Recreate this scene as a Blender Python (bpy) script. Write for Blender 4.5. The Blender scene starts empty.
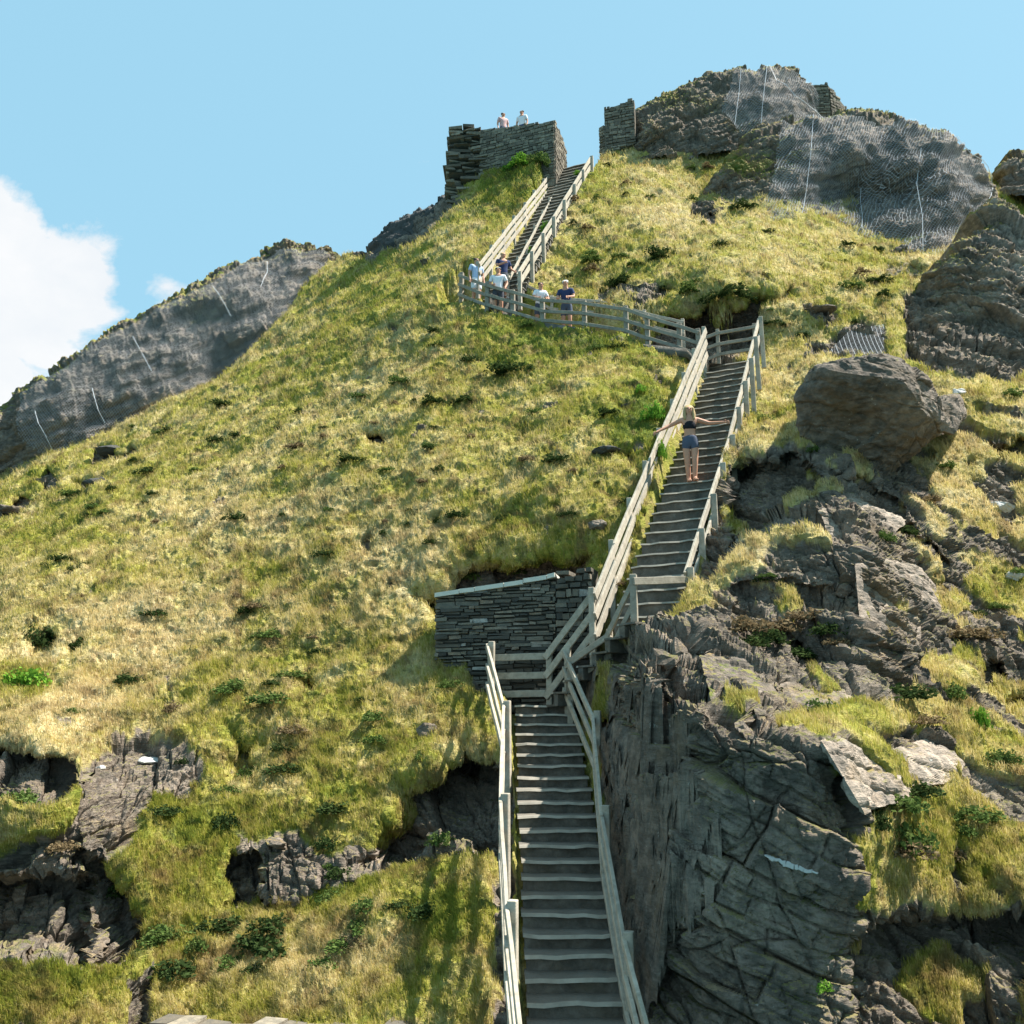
import bpy, bmesh, math, random
import numpy as np
from mathutils import Vector, Matrix

random.seed(7)
RNG = np.random.default_rng(11)
S = bpy.context.scene
COL = S.collection
F = 900.0
TH = math.radians(13.0)
CT, ST = math.cos(TH), math.sin(TH)

# ------------------------------------------------------------------ helpers
def U(px, py, d):
    """point seen in direction (px,py) at camera depth d (camera at the origin, pitched up)"""
    u = (512.0 - py) / F; v = (px - 512.0) / F
    return Vector((v * d, d * (CT - u * ST), d * (u * CT + ST)))

def Ua(px, py, d):
    u = (512.0 - py) / F; v = (px - 512.0) / F
    return np.stack([v * d, d * (CT - u * ST), d * (u * CT + ST)], -1)

_perm = np.random.default_rng(5).permutation(256).astype(np.int32)
_perm = np.concatenate([_perm, _perm, _perm])
_grad = np.random.default_rng(6).normal(size=(256, 3)); _grad /= np.linalg.norm(_grad, axis=1)[:, None]
_grad = _grad.astype(np.float32)

def perlin(P, seed=0):
    P = np.asarray(P, dtype=np.float32) + np.float32(seed * 17.31 + 100)
    i = np.floor(P).astype(np.int32); f = P - i
    w = f * f * f * (f * (f * 6 - 15) + 10)
    i = i & 255
    out = 0
    for dx in (0, 1):
        wx = w[..., 0] if dx else 1 - w[..., 0]
        a = _perm[(i[..., 0] + dx) & 255]
        for dy in (0, 1):
            wy = w[..., 1] if dy else 1 - w[..., 1]
            b = _perm[(a + i[..., 1] + dy) & 255]
            for dz in (0, 1):
                wz = w[..., 2] if dz else 1 - w[..., 2]
                g = _grad[_perm[(b + i[..., 2] + dz) & 255]]
                dot = g[..., 0] * (f[..., 0] - dx) + g[..., 1] * (f[..., 1] - dy) + g[..., 2] * (f[..., 2] - dz)
                out = out + wx * wy * wz * dot
    return out * 1.5

def fbm(P, scale=1.0, octs=4, seed=0, ridged=False):
    a = 1.0; t = 0; tot = 0
    for o in range(octs):
        n = perlin(P * (scale * 2 ** o), seed + o * 3)
        if ridged: n = 1 - 2 * np.abs(n)
        t = t + a * n; tot += a; a *= .5
    return t / tot

def hsh(a, b, c=0):
    a = a.astype(np.int64); b = b.astype(np.int64)
    h = (a * 73856093) ^ (b * 19349663) ^ (int(c) * 83492791)
    h = (h ^ (h >> 13)) * 1274126177
    h = h ^ (h >> 16)
    return (h & 65535) / 65535.0

def smooth(x, a, b):
    t = np.clip((x - a) / (b - a), 0, 1)
    return t * t * (3 - 2 * t)

def rbf(pts, power=1.0):
    """inverse-depth interpolation through control points (px,py,d); planes stay planes"""
    pts = np.array(list({(p[0], p[1]): p for p in pts}.values()), float)
    X = pts[:, :2] / 300.0; v = 1 / pts[:, 2]
    n = len(X)
    r = np.linalg.norm(X[:, None] - X[None], axis=2) ** power
    A = np.zeros((n + 3, n + 3)); A[:n, :n] = r
    A[:n, n] = 1; A[:n, n + 1:] = X; A[n, :n] = 1; A[n + 1:, :n] = X.T
    b = np.zeros(n + 3); b[:n] = v
    w = np.linalg.solve(A, b)
    def f(px, py):
        sh = px.shape; x = px.ravel() / 300.0; y = py.ravel() / 300.0
        out = w[n] + w[n + 1] * x + w[n + 2] * y
        for k in range(n):
            out = out + w[k] * np.sqrt((x - X[k, 0]) ** 2 + (y - X[k, 1]) ** 2 + 1e-4) ** power
        return 1.0 / np.clip(out, .012, .3).reshape(sh)
    return f

def sdf(poly, px, py):
    """signed distance in picture units, positive inside the polygon"""
    P = np.array(poly, float); n = len(P)
    d = np.full(px.shape, 1e9); ins = np.zeros(px.shape, bool)
    for i in range(n):
        a = P[i]; b = P[(i + 1) % n]; e = b - a
        wx = px - a[0]; wy = py - a[1]
        t = np.clip((wx * e[0] + wy * e[1]) / max(e @ e, 1e-9), 0, 1)
        d = np.minimum(d, (wx - t * e[0]) ** 2 + (wy - t * e[1]) ** 2)
        c = ((a[1] > py) != (b[1] > py))
        with np.errstate(divide='ignore', invalid='ignore'):
            xi = a[0] + (py - a[1]) / (b[1] - a[1] + 1e-12) * (b[0] - a[0])
        ins ^= c & (px < xi)
    d = np.sqrt(d)
    return np.where(ins, d, -d)

def strata(P, amp=.3, h=.45, L=1.3, tilt=(.3, -.15, 1.0), seed=1):
    """stacked slabs: every block of every bed stands out by its own amount"""
    n = np.array(tilt); n = n / np.linalg.norm(n)
    t1 = np.array([1.0, 0, -n[0] / n[2]]); t1 /= np.linalg.norm(t1)
    s = P @ n + .15 * fbm(P, .55, 3, seed + 40)
    t = P @ t1 + .25 * P[..., 1] + .3 * fbm(P, .8, 2, seed + 50)
    k = np.floor(s / h)
    q = t / L + hsh(k, k * 0, seed) * 7
    b = np.floor(q)
    r = hsh(k, b, seed + 2)
    fs = s / h - k; fq = q - b
    edge = np.minimum(np.minimum(fs, 1 - fs) * h, np.minimum(fq, 1 - fq) * L)
    rnd = smooth(edge, 0, .03)
    return amp * (r - .5) - amp * .35 * (1 - rnd)

def rock_disp(P, seed=1, k=1.0, tilt=(.3, -.15, 1.0)):
    return k * (strata(P, .46, .62, 1.5, tilt, seed) + strata(P, .2, .21, .62, tilt, seed + 5)
                + strata(P, .07, .075, .24, tilt, seed + 9)
                + strata(P, .16, .55, .9, (1.0, .35, .25), seed + 21) + strata(P, .07, .19, .4, (1.0, -.3, .3), seed + 25) + .30 * fbm(P, .5, 3, seed + 13) + .10 * fbm(P, 2.6, 4, seed + 17, True) + .055 * fbm(P, 8.5, 3, seed + 19, True) - .05)

def grid_mesh(name, P, mat, attrs=None, parent=None, flip=False, smooth_shade=True, mask=None):
    """P: rows x cols x 3"""
    r, c = P.shape[:2]
    idx = np.arange(r * c).reshape(r, c)
    q = np.stack([idx[:-1, :-1], idx[:-1, 1:], idx[1:, 1:], idx[1:, :-1]], -1).reshape(-1, 4)
    if mask is not None:
        mm = (mask[:-1, :-1] & mask[:-1, 1:] & mask[1:, 1:] & mask[1:, :-1]).ravel()
        q = q[mm]
    if flip: q = q[:, ::-1]
    V = P.reshape(-1, 3)
    if mask is not None:
        used = np.unique(q); remap = np.zeros(len(V), np.int64); remap[used] = np.arange(len(used))
        V = V[used]; q = remap[q]
        if attrs: attrs = {k: v.reshape(-1)[used] for k, v in attrs.items()}
    return raw_mesh(name, V, q, mat, attrs, parent, smooth_shade)

def raw_mesh(name, V, Q, mat, attrs=None, parent=None, smooth_shade=False):
    me = bpy.data.meshes.new(name)
    k = Q.shape[1]
    me.vertices.add(len(V)); me.vertices.foreach_set('co', np.ascontiguousarray(V, dtype=np.float32).ravel())
    me.loops.add(len(Q) * k); me.loops.foreach_set('vertex_index', np.ascontiguousarray(Q, dtype=np.int32).ravel())
    me.polygons.add(len(Q)); me.polygons.foreach_set('loop_start', np.arange(0, len(Q) * k, k, dtype=np.int32))
    try: me.polygons.foreach_set('loop_total', np.full(len(Q), k, dtype=np.int32))
    except Exception: pass
    if smooth_shade is not False:
        sm = np.ones(len(Q), bool)
        if isinstance(smooth_shade, str): sm = attrs[smooth_shade].ravel()[Q[:, 0]] < .5
        me.polygons.foreach_set('use_smooth', sm)
    me.update(calc_edges=True)
    for an, av in (attrs or {}).items():
        a = me.attributes.new(an, 'FLOAT', 'POINT'); a.data.foreach_set('value', np.ascontiguousarray(av, dtype=np.float32).ravel())
    if mat: me.materials.append(mat)
    o = bpy.data.objects.new(name, me); COL.objects.link(o)
    if parent: o.parent = parent
    return o

def tag(o, label=None, cat=None, group=None, kind=None):
    if label: o['label'] = label
    if cat: o['category'] = cat
    if group: o['group'] = group
    if kind: o['kind'] = kind
    return o

def empty(name, loc, label, cat, group=None):
    o = bpy.data.objects.new(name, None); COL.objects.link(o); o.location = loc
    o.empty_display_size = .2
    return tag(o, label, cat, group)

class MB:
    """collects boxes and beams into one mesh"""
    def __init__(s): s.v = []; s.f = []
    def hexa(s, c):
        b = len(s.v); s.v += [tuple(p) for p in c]
        s.f += [tuple(b + i for i in q) for q in ((0, 3, 2, 1), (4, 5, 6, 7), (0, 1, 5, 4), (1, 2, 6, 5), (2, 3, 7, 6), (3, 0, 4, 7))]
    def box(s, o, X, Y, Z, j=0.0):
        o = Vector(o); X = Vector(X); Y = Vector(Y); Z = Vector(Z)
        c = [o, o + X, o + X + Y, o + Y, o + Z, o + X + Z, o + X + Y + Z, o + Y + Z]
        if j: c = [p + Vector((random.uniform(-j, j), random.uniform(-j, j), random.uniform(-j, j))) for p in c]
        s.hexa(c)
    def beam(s, a, b, w, h, up=Vector((0, 0, 1)), seg=1, wob=0.0):
        a = Vector(a); b = Vector(b); d = (b - a); side = d.cross(up).normalized(); u = side.cross(d).normalized()
        base = len(s.v)
        for i in range(seg + 1):
            p = a + d * (i / seg)
            if wob and 0 < i < seg: p = p + side * random.uniform(-wob, wob) + u * random.uniform(-wob, wob)
            for sx, sz in ((-1, -1), (1, -1), (1, 1), (-1, 1)):
                s.v.append(tuple(p + side * (sx * w / 2) + u * (sz * h / 2)))
        for i in range(seg):
            q = base + 4 * i
            for k in range(4):
                s.f.append((q + k, q + (k + 1) % 4, q + 4 + (k + 1) % 4, q + 4 + k))
        s.f.append((base, base + 3, base + 2, base + 1)); q = base + 4 * seg
        s.f.append((q, q + 1, q + 2, q + 3))
    def build(s, name, mat, parent=None, origin=None, bevel=0.0):
        me = bpy.data.meshes.new(name)
        off = Vector(origin) if origin is not None else Vector((0, 0, 0))
        me.from_pydata([tuple(Vector(p) - off) for p in s.v], [], s.f); me.materials.append(mat)
        bm = bmesh.new(); bm.from_mesh(me)
        if bevel:
            bmesh.ops.bevel(bm, geom=bm.edges[:], offset=bevel, segments=1, affect='EDGES')
        bmesh.ops.recalc_face_normals(bm, faces=bm.faces[:]); bm.to_mesh(me); bm.free()
        o = bpy.data.objects.new(name, me); COL.objects.link(o)
        if parent: o.parent = parent
        return o

# ------------------------------------------------------------------ materials
class NT:
    def __init__(s, name):
        s.m = bpy.data.materials.new(name); s.m.use_nodes = True; s.t = s.m.node_tree
        s.t.nodes.clear(); s.out = s.n('ShaderNodeOutputMaterial')
    def n(s, t, **kw):
        nd = s.t.nodes.new(t)
        for k, v in kw.items(): setattr(nd, k, v)
        return nd
    def l(s, a, b): s.t.links.new(a, b)
    def pos(s, scale=(1, 1, 1)):
        g = s.n('ShaderNodeNewGeometry'); m = s.n('ShaderNodeMapping'); m.inputs['Scale'].default_value = scale
        s.l(g.outputs['Position'], m.inputs['Vector']); return m.outputs[0]
    def noise(s, vec, sc, det=4, rough=.55, dist=0.0):
        n = s.n('ShaderNodeTexNoise'); n.inputs['Scale'].default_value = sc; n.inputs['Detail'].default_value = det
        n.inputs['Roughness'].default_value = rough; n.inputs['Distortion'].default_value = dist
        if vec is not None: s.l(vec, n.inputs['Vector'])
        return n.outputs['Fac']
    def ramp(s, fac, stops, interp='LINEAR'):
        r = s.n('ShaderNodeValToRGB'); r.color_ramp.interpolation = interp; e = r.color_ramp.elements
        while len(e) < len(stops): e.new(.5)
        for el, (p, c) in zip(e, stops):
            el.position = p; el.color = (c[0], c[1], c[2], 1) if isinstance(c, tuple) else (c, c, c, 1)
        s.l(fac, r.inputs[0]); return r.outputs[0]
    def mix(s, fac, a, b, mode='MIX'):
        m = s.n('ShaderNodeMix', data_type='RGBA', blend_type=mode)
        for sock, v in ((m.inputs[0], fac), (m.inputs[6], a), (m.inputs[7], b)):
            if isinstance(v, (int, float)): sock.default_value = v
            elif isinstance(v, tuple): sock.default_value = (*v, 1)
            else: s.l(v, sock)
        return m.outputs[2]
    def math(s, op, a, b=0.0, c=None):
        m = s.n('ShaderNodeMath', operation=op)
        for i, v in enumerate((a, b) if c is None else (a, b, c)):
            if isinstance(v, (int, float)): m.inputs[i].default_value = v
            else: s.l(v, m.inputs[i])
        return m.outputs[0]
    def attr(s, name):
        a = s.n('ShaderNodeAttribute', attribute_name=name); return a.outputs['Fac']
    def bump(s, h, st=.5, dist=.02):
        b = s.n('ShaderNodeBump'); b.inputs['Strength'].default_value = st; b.inputs['Distance'].default_value = dist
        s.l(h, b.inputs['Height']); return b.outputs[0]
    def bsdf(s, col, rough=.9, normal=None, spec=.2):
        p = s.n('ShaderNodeBsdfPrincipled'); p.inputs['Roughness'].default_value = rough
        p.inputs['Specular IOR Level'].default_value = spec
        if isinstance(col, tuple): p.inputs['Base Color'].default_value = (*col, 1)
        else: s.l(col, p.inputs['Base Color'])
        if normal is not None: s.l(normal, p.inputs['Normal'])
        s.l(p.outputs[0], s.out.inputs[0]); return p

def rock_color(t, bright=1.0):
    p = t.pos()
    b = bright
    c = t.ramp(t.noise(p, .7, 6, .6, .4), [(.3, (.066 * b, .053 * b, .040 * b)), (.5, (.145 * b, .117 * b, .09 * b)), (.70, (.40 * b, .335 * b, .265 * b))])
    p2 = t.pos((3.5, 3.5, 16))
    c = t.mix(t.ramp(t.noise(p2, 1.0, 5, .65), [(.35, 0.0), (.65, .8)]), c, (.27 * b, .228 * b, .185 * b), 'MIX')
    c = t.mix(t.ramp(t.noise(p, 5, 5, .7), [(.42, .55), (.56, 0.0)]), c, (.07 * b, .068 * b, .06 * b))
    c = t.mix(t.ramp(t.noise(p, 1.4, 5, .6), [(.55, 0.0), (.66, .5)]), c, (.17 * b, .125 * b, .075 * b))      # rusty lichen
    c = t.mix(t.ramp(t.noise(p, 9, 4, .7), [(.66, 0.0), (.72, .7)]), c, (.5 * b, .49 * b, .44 * b))          # pale lichen spots
    return t.mix(1.0, c, (1.20, 1.15, 1.12), 'MULTIPLY')

def grass_color(t, dry):
    """grass tint: dry = 0 lush .. 1 straw"""
    p = t.pos()
    big = t.noise(p, .22, 4, .6, .3); mid = t.noise(p, 1.1, 5, .65); fine = t.noise(p, 7, 4, .7)
    f = t.math('ADD', t.math('MULTIPLY', t.math('SUBTRACT', big, .5), 1.1), dry)
    f = t.math('ADD', f, t.math('MULTIPLY', t.math('SUBTRACT', mid, .5), 1.25))
    f = t.math('ADD', f, t.math('MULTIPLY', t.math('SUBTRACT', fine, .5), .65))
    c = t.ramp(f, [(.0, (.115, .145, .028)), (.22, (.20, .215, .036)), (.42, (.315, .285, .06)), (.62, (.44, .365, .15)), (.9, (.56, .455, .26))])
    br = t.ramp(t.noise(p, 1.7, 5, .7, .5), [(.50, 0.0), (.64, .7)])
    c = t.mix(br, c, (.21, .135, .07))
    dk = t.ramp(t.noise(t.pos((1, 1, 1.6)), 2.6, 6, .75, .2), [(.53, 0.0), (.64, .75)])
    return t.mix(1.0, t.mix(dk, c, (.075, .085, .035)), (1.13, 1.14, 1.10), 'MULTIPLY')

def mat_terrain():
    t = NT('hillside_turf_and_rock')
    rk = t.attr('rock'); dry = t.attr('dry')
    g = grass_color(t, dry)
    r = rock_color(t)
    geo = t.n('ShaderNodeNewGeometry'); sp = t.n('ShaderNodeSeparateXYZ'); t.l(geo.outputs['Normal'], sp.inputs[0])
    flat = t.math('ADD', t.math('MULTIPLY', sp.outputs[2], 1.0), t.math('MULTIPLY', t.math('SUBTRACT', t.noise(t.pos(), 2.6, 5, .7), .5), 1.5))
    mg = t.ramp(flat, [(.76, 0.0), (.94, .85)])
    mossy = t.ramp(t.noise(t.pos(), 1.9, 4, .6), [(.36, (.11, .12, .035)), (.5, (.24, .21, .08)), (.64, (.33, .24, .14))])
    r = t.mix(mg, r, mossy)
    c = t.mix(rk, g, r)
    h = t.math('ADD', t.noise(t.pos(), 9, 6, .7), t.math('MULTIPLY', t.noise(t.pos((6, 6, 30)), 1, 5, .7), .7))
    t.bsdf(c, .95, t.bump(h, 1.0, .09), .1)
    return t.m

def mat_rock(bright=1.0, name='slate_rock', green=.25):
    t = NT(name)
    r = rock_color(t, bright)
    geo = t.n('ShaderNodeNewGeometry'); sp = t.n('ShaderNodeSeparateXYZ'); t.l(geo.outputs['Normal'], sp.inputs[0])
    tp = t.attr('turf')
    flat = t.math('ADD', t.math('ADD', sp.outputs[2], tp), t.math('MULTIPLY', t.math('SUBTRACT', t.noise(t.pos(), 2.2, 5, .7), .5), 1.3))
    mg = t.ramp(flat, [(.86, 0.0), (1.02, 1.0)])
    mossy = t.ramp(t.noise(t.pos(), 1.6, 5, .7), [(.35, (.09, .12, .022)), (.5, (.22, .20, .06)), (.62, (.28, .19, .09))])
    c = t.mix(mg, r, mossy)
    h = t.math('ADD', t.noise(t.pos(), 8, 6, .7), t.math('MULTIPLY', t.noise(t.pos((6, 6, 30)), 1, 5, .7), .7))
    t.bsdf(c, .92, t.bump(h, .9, .07), .15)
    return t.m

def mat_blade():
    t = NT('grass_blades')
    dry = t.math('ADD', t.attr('dry'), t.math('MULTIPLY', t.attr('rnd'), .28))
    c = grass_color(t, dry)
    c = t.mix(1.0, c, (1.12, 1.1, 1.05), 'MULTIPLY')
    d = t.n('ShaderNodeBsdfDiffuse'); tr = t.n('ShaderNodeBsdfTranslucent'); mx = t.n('ShaderNodeMixShader'); mx.inputs[0].default_value = .4
    t.l(c, d.inputs[0]); t.l(c, tr.inputs[0]); t.l(d.outputs[0], mx.inputs[1]); t.l(tr.outputs[0], mx.inputs[2]); t.l(mx.outputs[0], t.out.inputs[0])
    return t.m

def mat_leaf(name, a, b):
    t = NT(name)
    c = t.ramp(t.noise(t.pos(), 6, 4, .7), [(.35, a), (.65, b)])
    d = t.n('ShaderNodeBsdfDiffuse'); tr = t.n('ShaderNodeBsdfTranslucent'); mx = t.n('ShaderNodeMixShader'); mx.inputs[0].default_value = .25
    t.l(c, d.inputs[0]); t.l(c, tr.inputs[0]); t.l(d.outputs[0], mx.inputs[1]); t.l(tr.outputs[0], mx.inputs[2]); t.l(mx.outputs[0], t.out.inputs[0])
    return t.m

def mat_wood(name='weathered_timber', k=1.0):
    t = NT(name)
    oi = t.n('ShaderNodeObjectInfo')
    p = t.pos((7, 7, 7))
    c = t.ramp(t.noise(p, 1.0, 6, .7, .6), [(.3, (.42 * k, .36 * k, .275 * k)), (.55, (.66 * k, .575 * k, .445 * k)), (.75, (.80 * k, .71 * k, .55 * k))])
    c = t.mix(t.ramp(t.noise(t.pos((1, 1, 1)), 2.2, 5, .7), [(.55, 0.0), (.7, .55)]), c, (.22 * k, .22 * k, .15 * k))
    c = t.mix(t.math('MULTIPLY', oi.outputs['Random'], .3), c, (.34 * k, .31 * k, .26 * k))
    t.bsdf(c, .8, t.bump(t.noise(t.pos((20, 20, 60)), 1, 5, .7), .5, .01), .2)
    return t.m

def mat_step():
    t = NT('worn_slate_step')
    c = t.ramp(t.noise(t.pos(), 4, 6, .7, .3), [(.3, (.07, .063, .052)), (.5, (.135, .122, .10)), (.7, (.23, .205, .17))])
    c = t.mix(t.ramp(t.noise(t.pos(), 1.6, 4, .7), [(.5, 0.0), (.7, .5)]), c, (.13, .10, .06))
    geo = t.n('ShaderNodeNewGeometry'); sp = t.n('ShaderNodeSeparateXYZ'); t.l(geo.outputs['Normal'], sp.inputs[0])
    c = t.mix(t.ramp(sp.outputs[2], [(.6, 0.0), (.9, .65)]), c, (.18, .16, .13))  # upward faces paler than risers: sunlit tops put into the colour
    t.bsdf(c, .85, t.bump(t.noise(t.pos(), 14, 6, .7), .8, .03), .2)
    return t.m

def mat_masonry(name, stops):
    t = NT(name)
    isl = t.n('ShaderNodeNewGeometry')
    c = t.ramp(isl.outputs['Random Per Island'], stops)
    c = t.mix(t.ramp(t.noise(t.pos(), 9, 5, .7), [(.4, .5), (.6, 0.0)]), c, (.08, .078, .07))
    t.bsdf(c, .9, t.bump(t.noise(t.pos((5, 5, 18)), 2, 6, .7), .7, .03), .15)
    return t.m

def mat_plain(name, col, rough=.8, var=.25, sc=12):
    t = NT(name)
    c = t.mix(t.ramp(t.noise(t.pos(), sc, 4, .6), [(.35, 0.0), (.7, var)]), col, tuple(x * .55 for x in col))
    t.bsdf(c, rough); return t.m

def mat_net():
    """galvanised wire mesh: open diamonds between real wires"""
    t = NT('galvanised_wire_net')
    g = t.n('ShaderNodeTexCoord'); sp = t.n('ShaderNodeSeparateXYZ'); t.l(g.outputs['Object'], sp.inputs[0])
    x = t.math('ADD', sp.outputs[0], t.math('MULTIPLY', sp.outputs[1], .45)); z = sp.outputs[2]
    def line(e, w): return t.math('LESS_THAN', t.math('FRACT', t.math('MULTIPLY', e, 1 / .145)), w)
    a = line(t.math('ADD', t.math('MULTIPLY', x, 1.3), z), .085); b = line(t.math('SUBTRACT', t.math('MULTIPLY', x, 1.3), z), .085)
    m = t.math('MAXIMUM', a, b)
    p = t.bsdf((.36, .37, .38), .8, None, .1)
    tr = t.n('ShaderNodeBsdfTransparent'); mx = t.n('ShaderNodeMixShader')
    t.l(m, mx.inputs[0]); t.l(tr.outputs[0], mx.inputs[1]); t.l(p.outputs[0], mx.inputs[2]); t.l(mx.outputs[0], t.out.inputs[0])
    return t.m

M = dict(
    terrain=mat_terrain(), rock=mat_rock(.95), crag=mat_rock(.95, 'crag_rock'), blade=mat_blade(),
    wood=mat_wood('weathered_timber', .70), wood_shade=mat_wood('shaded_timber', .5), step=mat_step(), tread=mat_plain('worn_sunlit_nosing', (.40, .36, .29), .85, .85, 4),  # darker timber copy carries painted shade; nosing colour carries painted sunlight
    wall=mat_masonry('slate_masonry', [(0, (.06, .055, .047)), (.5, (.15, .127, .096)), (.82, (.26, .225, .172)), (.93, (.30, .22, .15)), (1, (.48, .45, .40))]),
    ruin=mat_masonry('ruin_masonry', [(0, (.11, .092, .068)), (.5, (.20, .168, .124)), (1, (.34, .288, .21))]),
    cope=mat_plain('sunlit_coping', (.68, .64, .54), .85, .25, 8), net=mat_net(),  # coping paler than its wall: bright sun on top put into colour
    wire=mat_plain('steel_cable', (.62, .63, .64), .5, .2), dark=mat_plain('dark_slate', (.075, .073, .068), .9, .4, 6),
    leaf1=mat_leaf('shrub_leaf_dark', (.022, .040, .012), (.06, .085, .028)),
    leaf2=mat_leaf('shrub_leaf_mid', (.055, .10, .022), (.13, .17, .05)),
    leaf3=mat_leaf('shrub_leaf_bright', (.10, .22, .02), (.19, .34, .05)),
    leaf4=mat_leaf('heather_brown', (.12, .085, .045), (.27, .20, .11)),
    white=mat_plain('quartz_white', (.52, .50, .46), .8, .4, 10),
    skin=mat_plain('skin', (.55, .28, .18), .6, .12), hair_d=mat_plain('dark_hair', (.05, .035, .025), .7),
    hair_b=mat_plain('blond_hair', (.42, .30, .14), .7), hair_g=mat_plain('white_hair', (.62, .60, .56), .7),
    c_white=mat_plain('white_cotton', (.78, .78, .80), .9, .1), c_blue=mat_plain('pale_blue_cotton', (.46, .56, .74), .9, .1),
    c_navy=mat_plain('navy_cotton', (.035, .05, .12), .9, .1), c_black=mat_plain('black_cotton', (.018, .018, .022), .9, .1),
    c_pink=mat_plain('pink_cotton', (.62, .40, .38), .9, .1), c_grey=mat_plain('grey_blue_denim', (.085, .10, .14), .9, .2), c_char=mat_plain('charcoal_cotton', (.06, .065, .08), .9, .1),
)

# ------------------------------------------------------------------ stair lines (world)
def line(a, b): return (Vector(a), Vector(b))
A0, A1 = U(581, 1030, 8.9), U(545, 705, 15.6)                     # lower flight centre
B0, B1 = U(645, 616, 14.9), U(729, 364, 24.0)                     # middle flight centre
C0, C1 = U(502, 296, 29.0), U(575, 166, 38.0)                     # upper flight centre
A00 = A0 + (A0 - A1) * .28
L1a = A1 + Vector((0.05, .7, 0)); PATHS = []
def add_path(a, b, w, drop=.16, cut=.8): PATHS.append((np.array(a), np.array(b), w, drop, cut))
add_path(A00, A1, .56, .22)
add_path(A1, A1 + Vector((.1, .7, 0)), .65, .16, .15)
add_path(A1 + Vector((.1, .55, 0)), B0, .55, .3, .2)
add_path(B0, B1, .58, .22)
Pp = [B1, B1 + Vector((-.1, .9, .0)), U(690, 356, 24.9), U(647, 350, 25.8), U(585, 334, 27.0), U(543, 328, 27.8), U(505, 318, 28.4), C0]
for a, b in zip(Pp[:-1], Pp[1:]): add_path(a, b, .55, .14)
add_path(C0, U(461, 306, 29.4), .7, .14)
add_path(C0, C1, .75, .22)
add_path(C1, C1 + Vector((.6, 2.5, .0)), .8, .1)

def clamp_paths(P, soft=1.3):
    nz = 1 + .9 * fbm(P, 1.1, 4, 201) + .5 * strata(P, 1.2, .33, .7, (.4, .2, 1), 203)
    for a, b, w, drop, cut in PATHS:
        d = (b - a)[:2]; L2 = d @ d
        rel = P[..., :2] - a[:2]
        t = np.clip((rel @ d) / L2, 0, 1)
        q = rel - t[..., None] * d
        lat = np.sqrt((q ** 2).sum(-1))
        zs = a[2] + t * (b[2] - a[2]) - drop
        lim = zs + np.maximum(lat - w, 0) * 5.0 * nz
        near = lat < w + cut
        P[..., 2] = np.where(near, np.minimum(P[..., 2], lim), P[..., 2])
    return P

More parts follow.
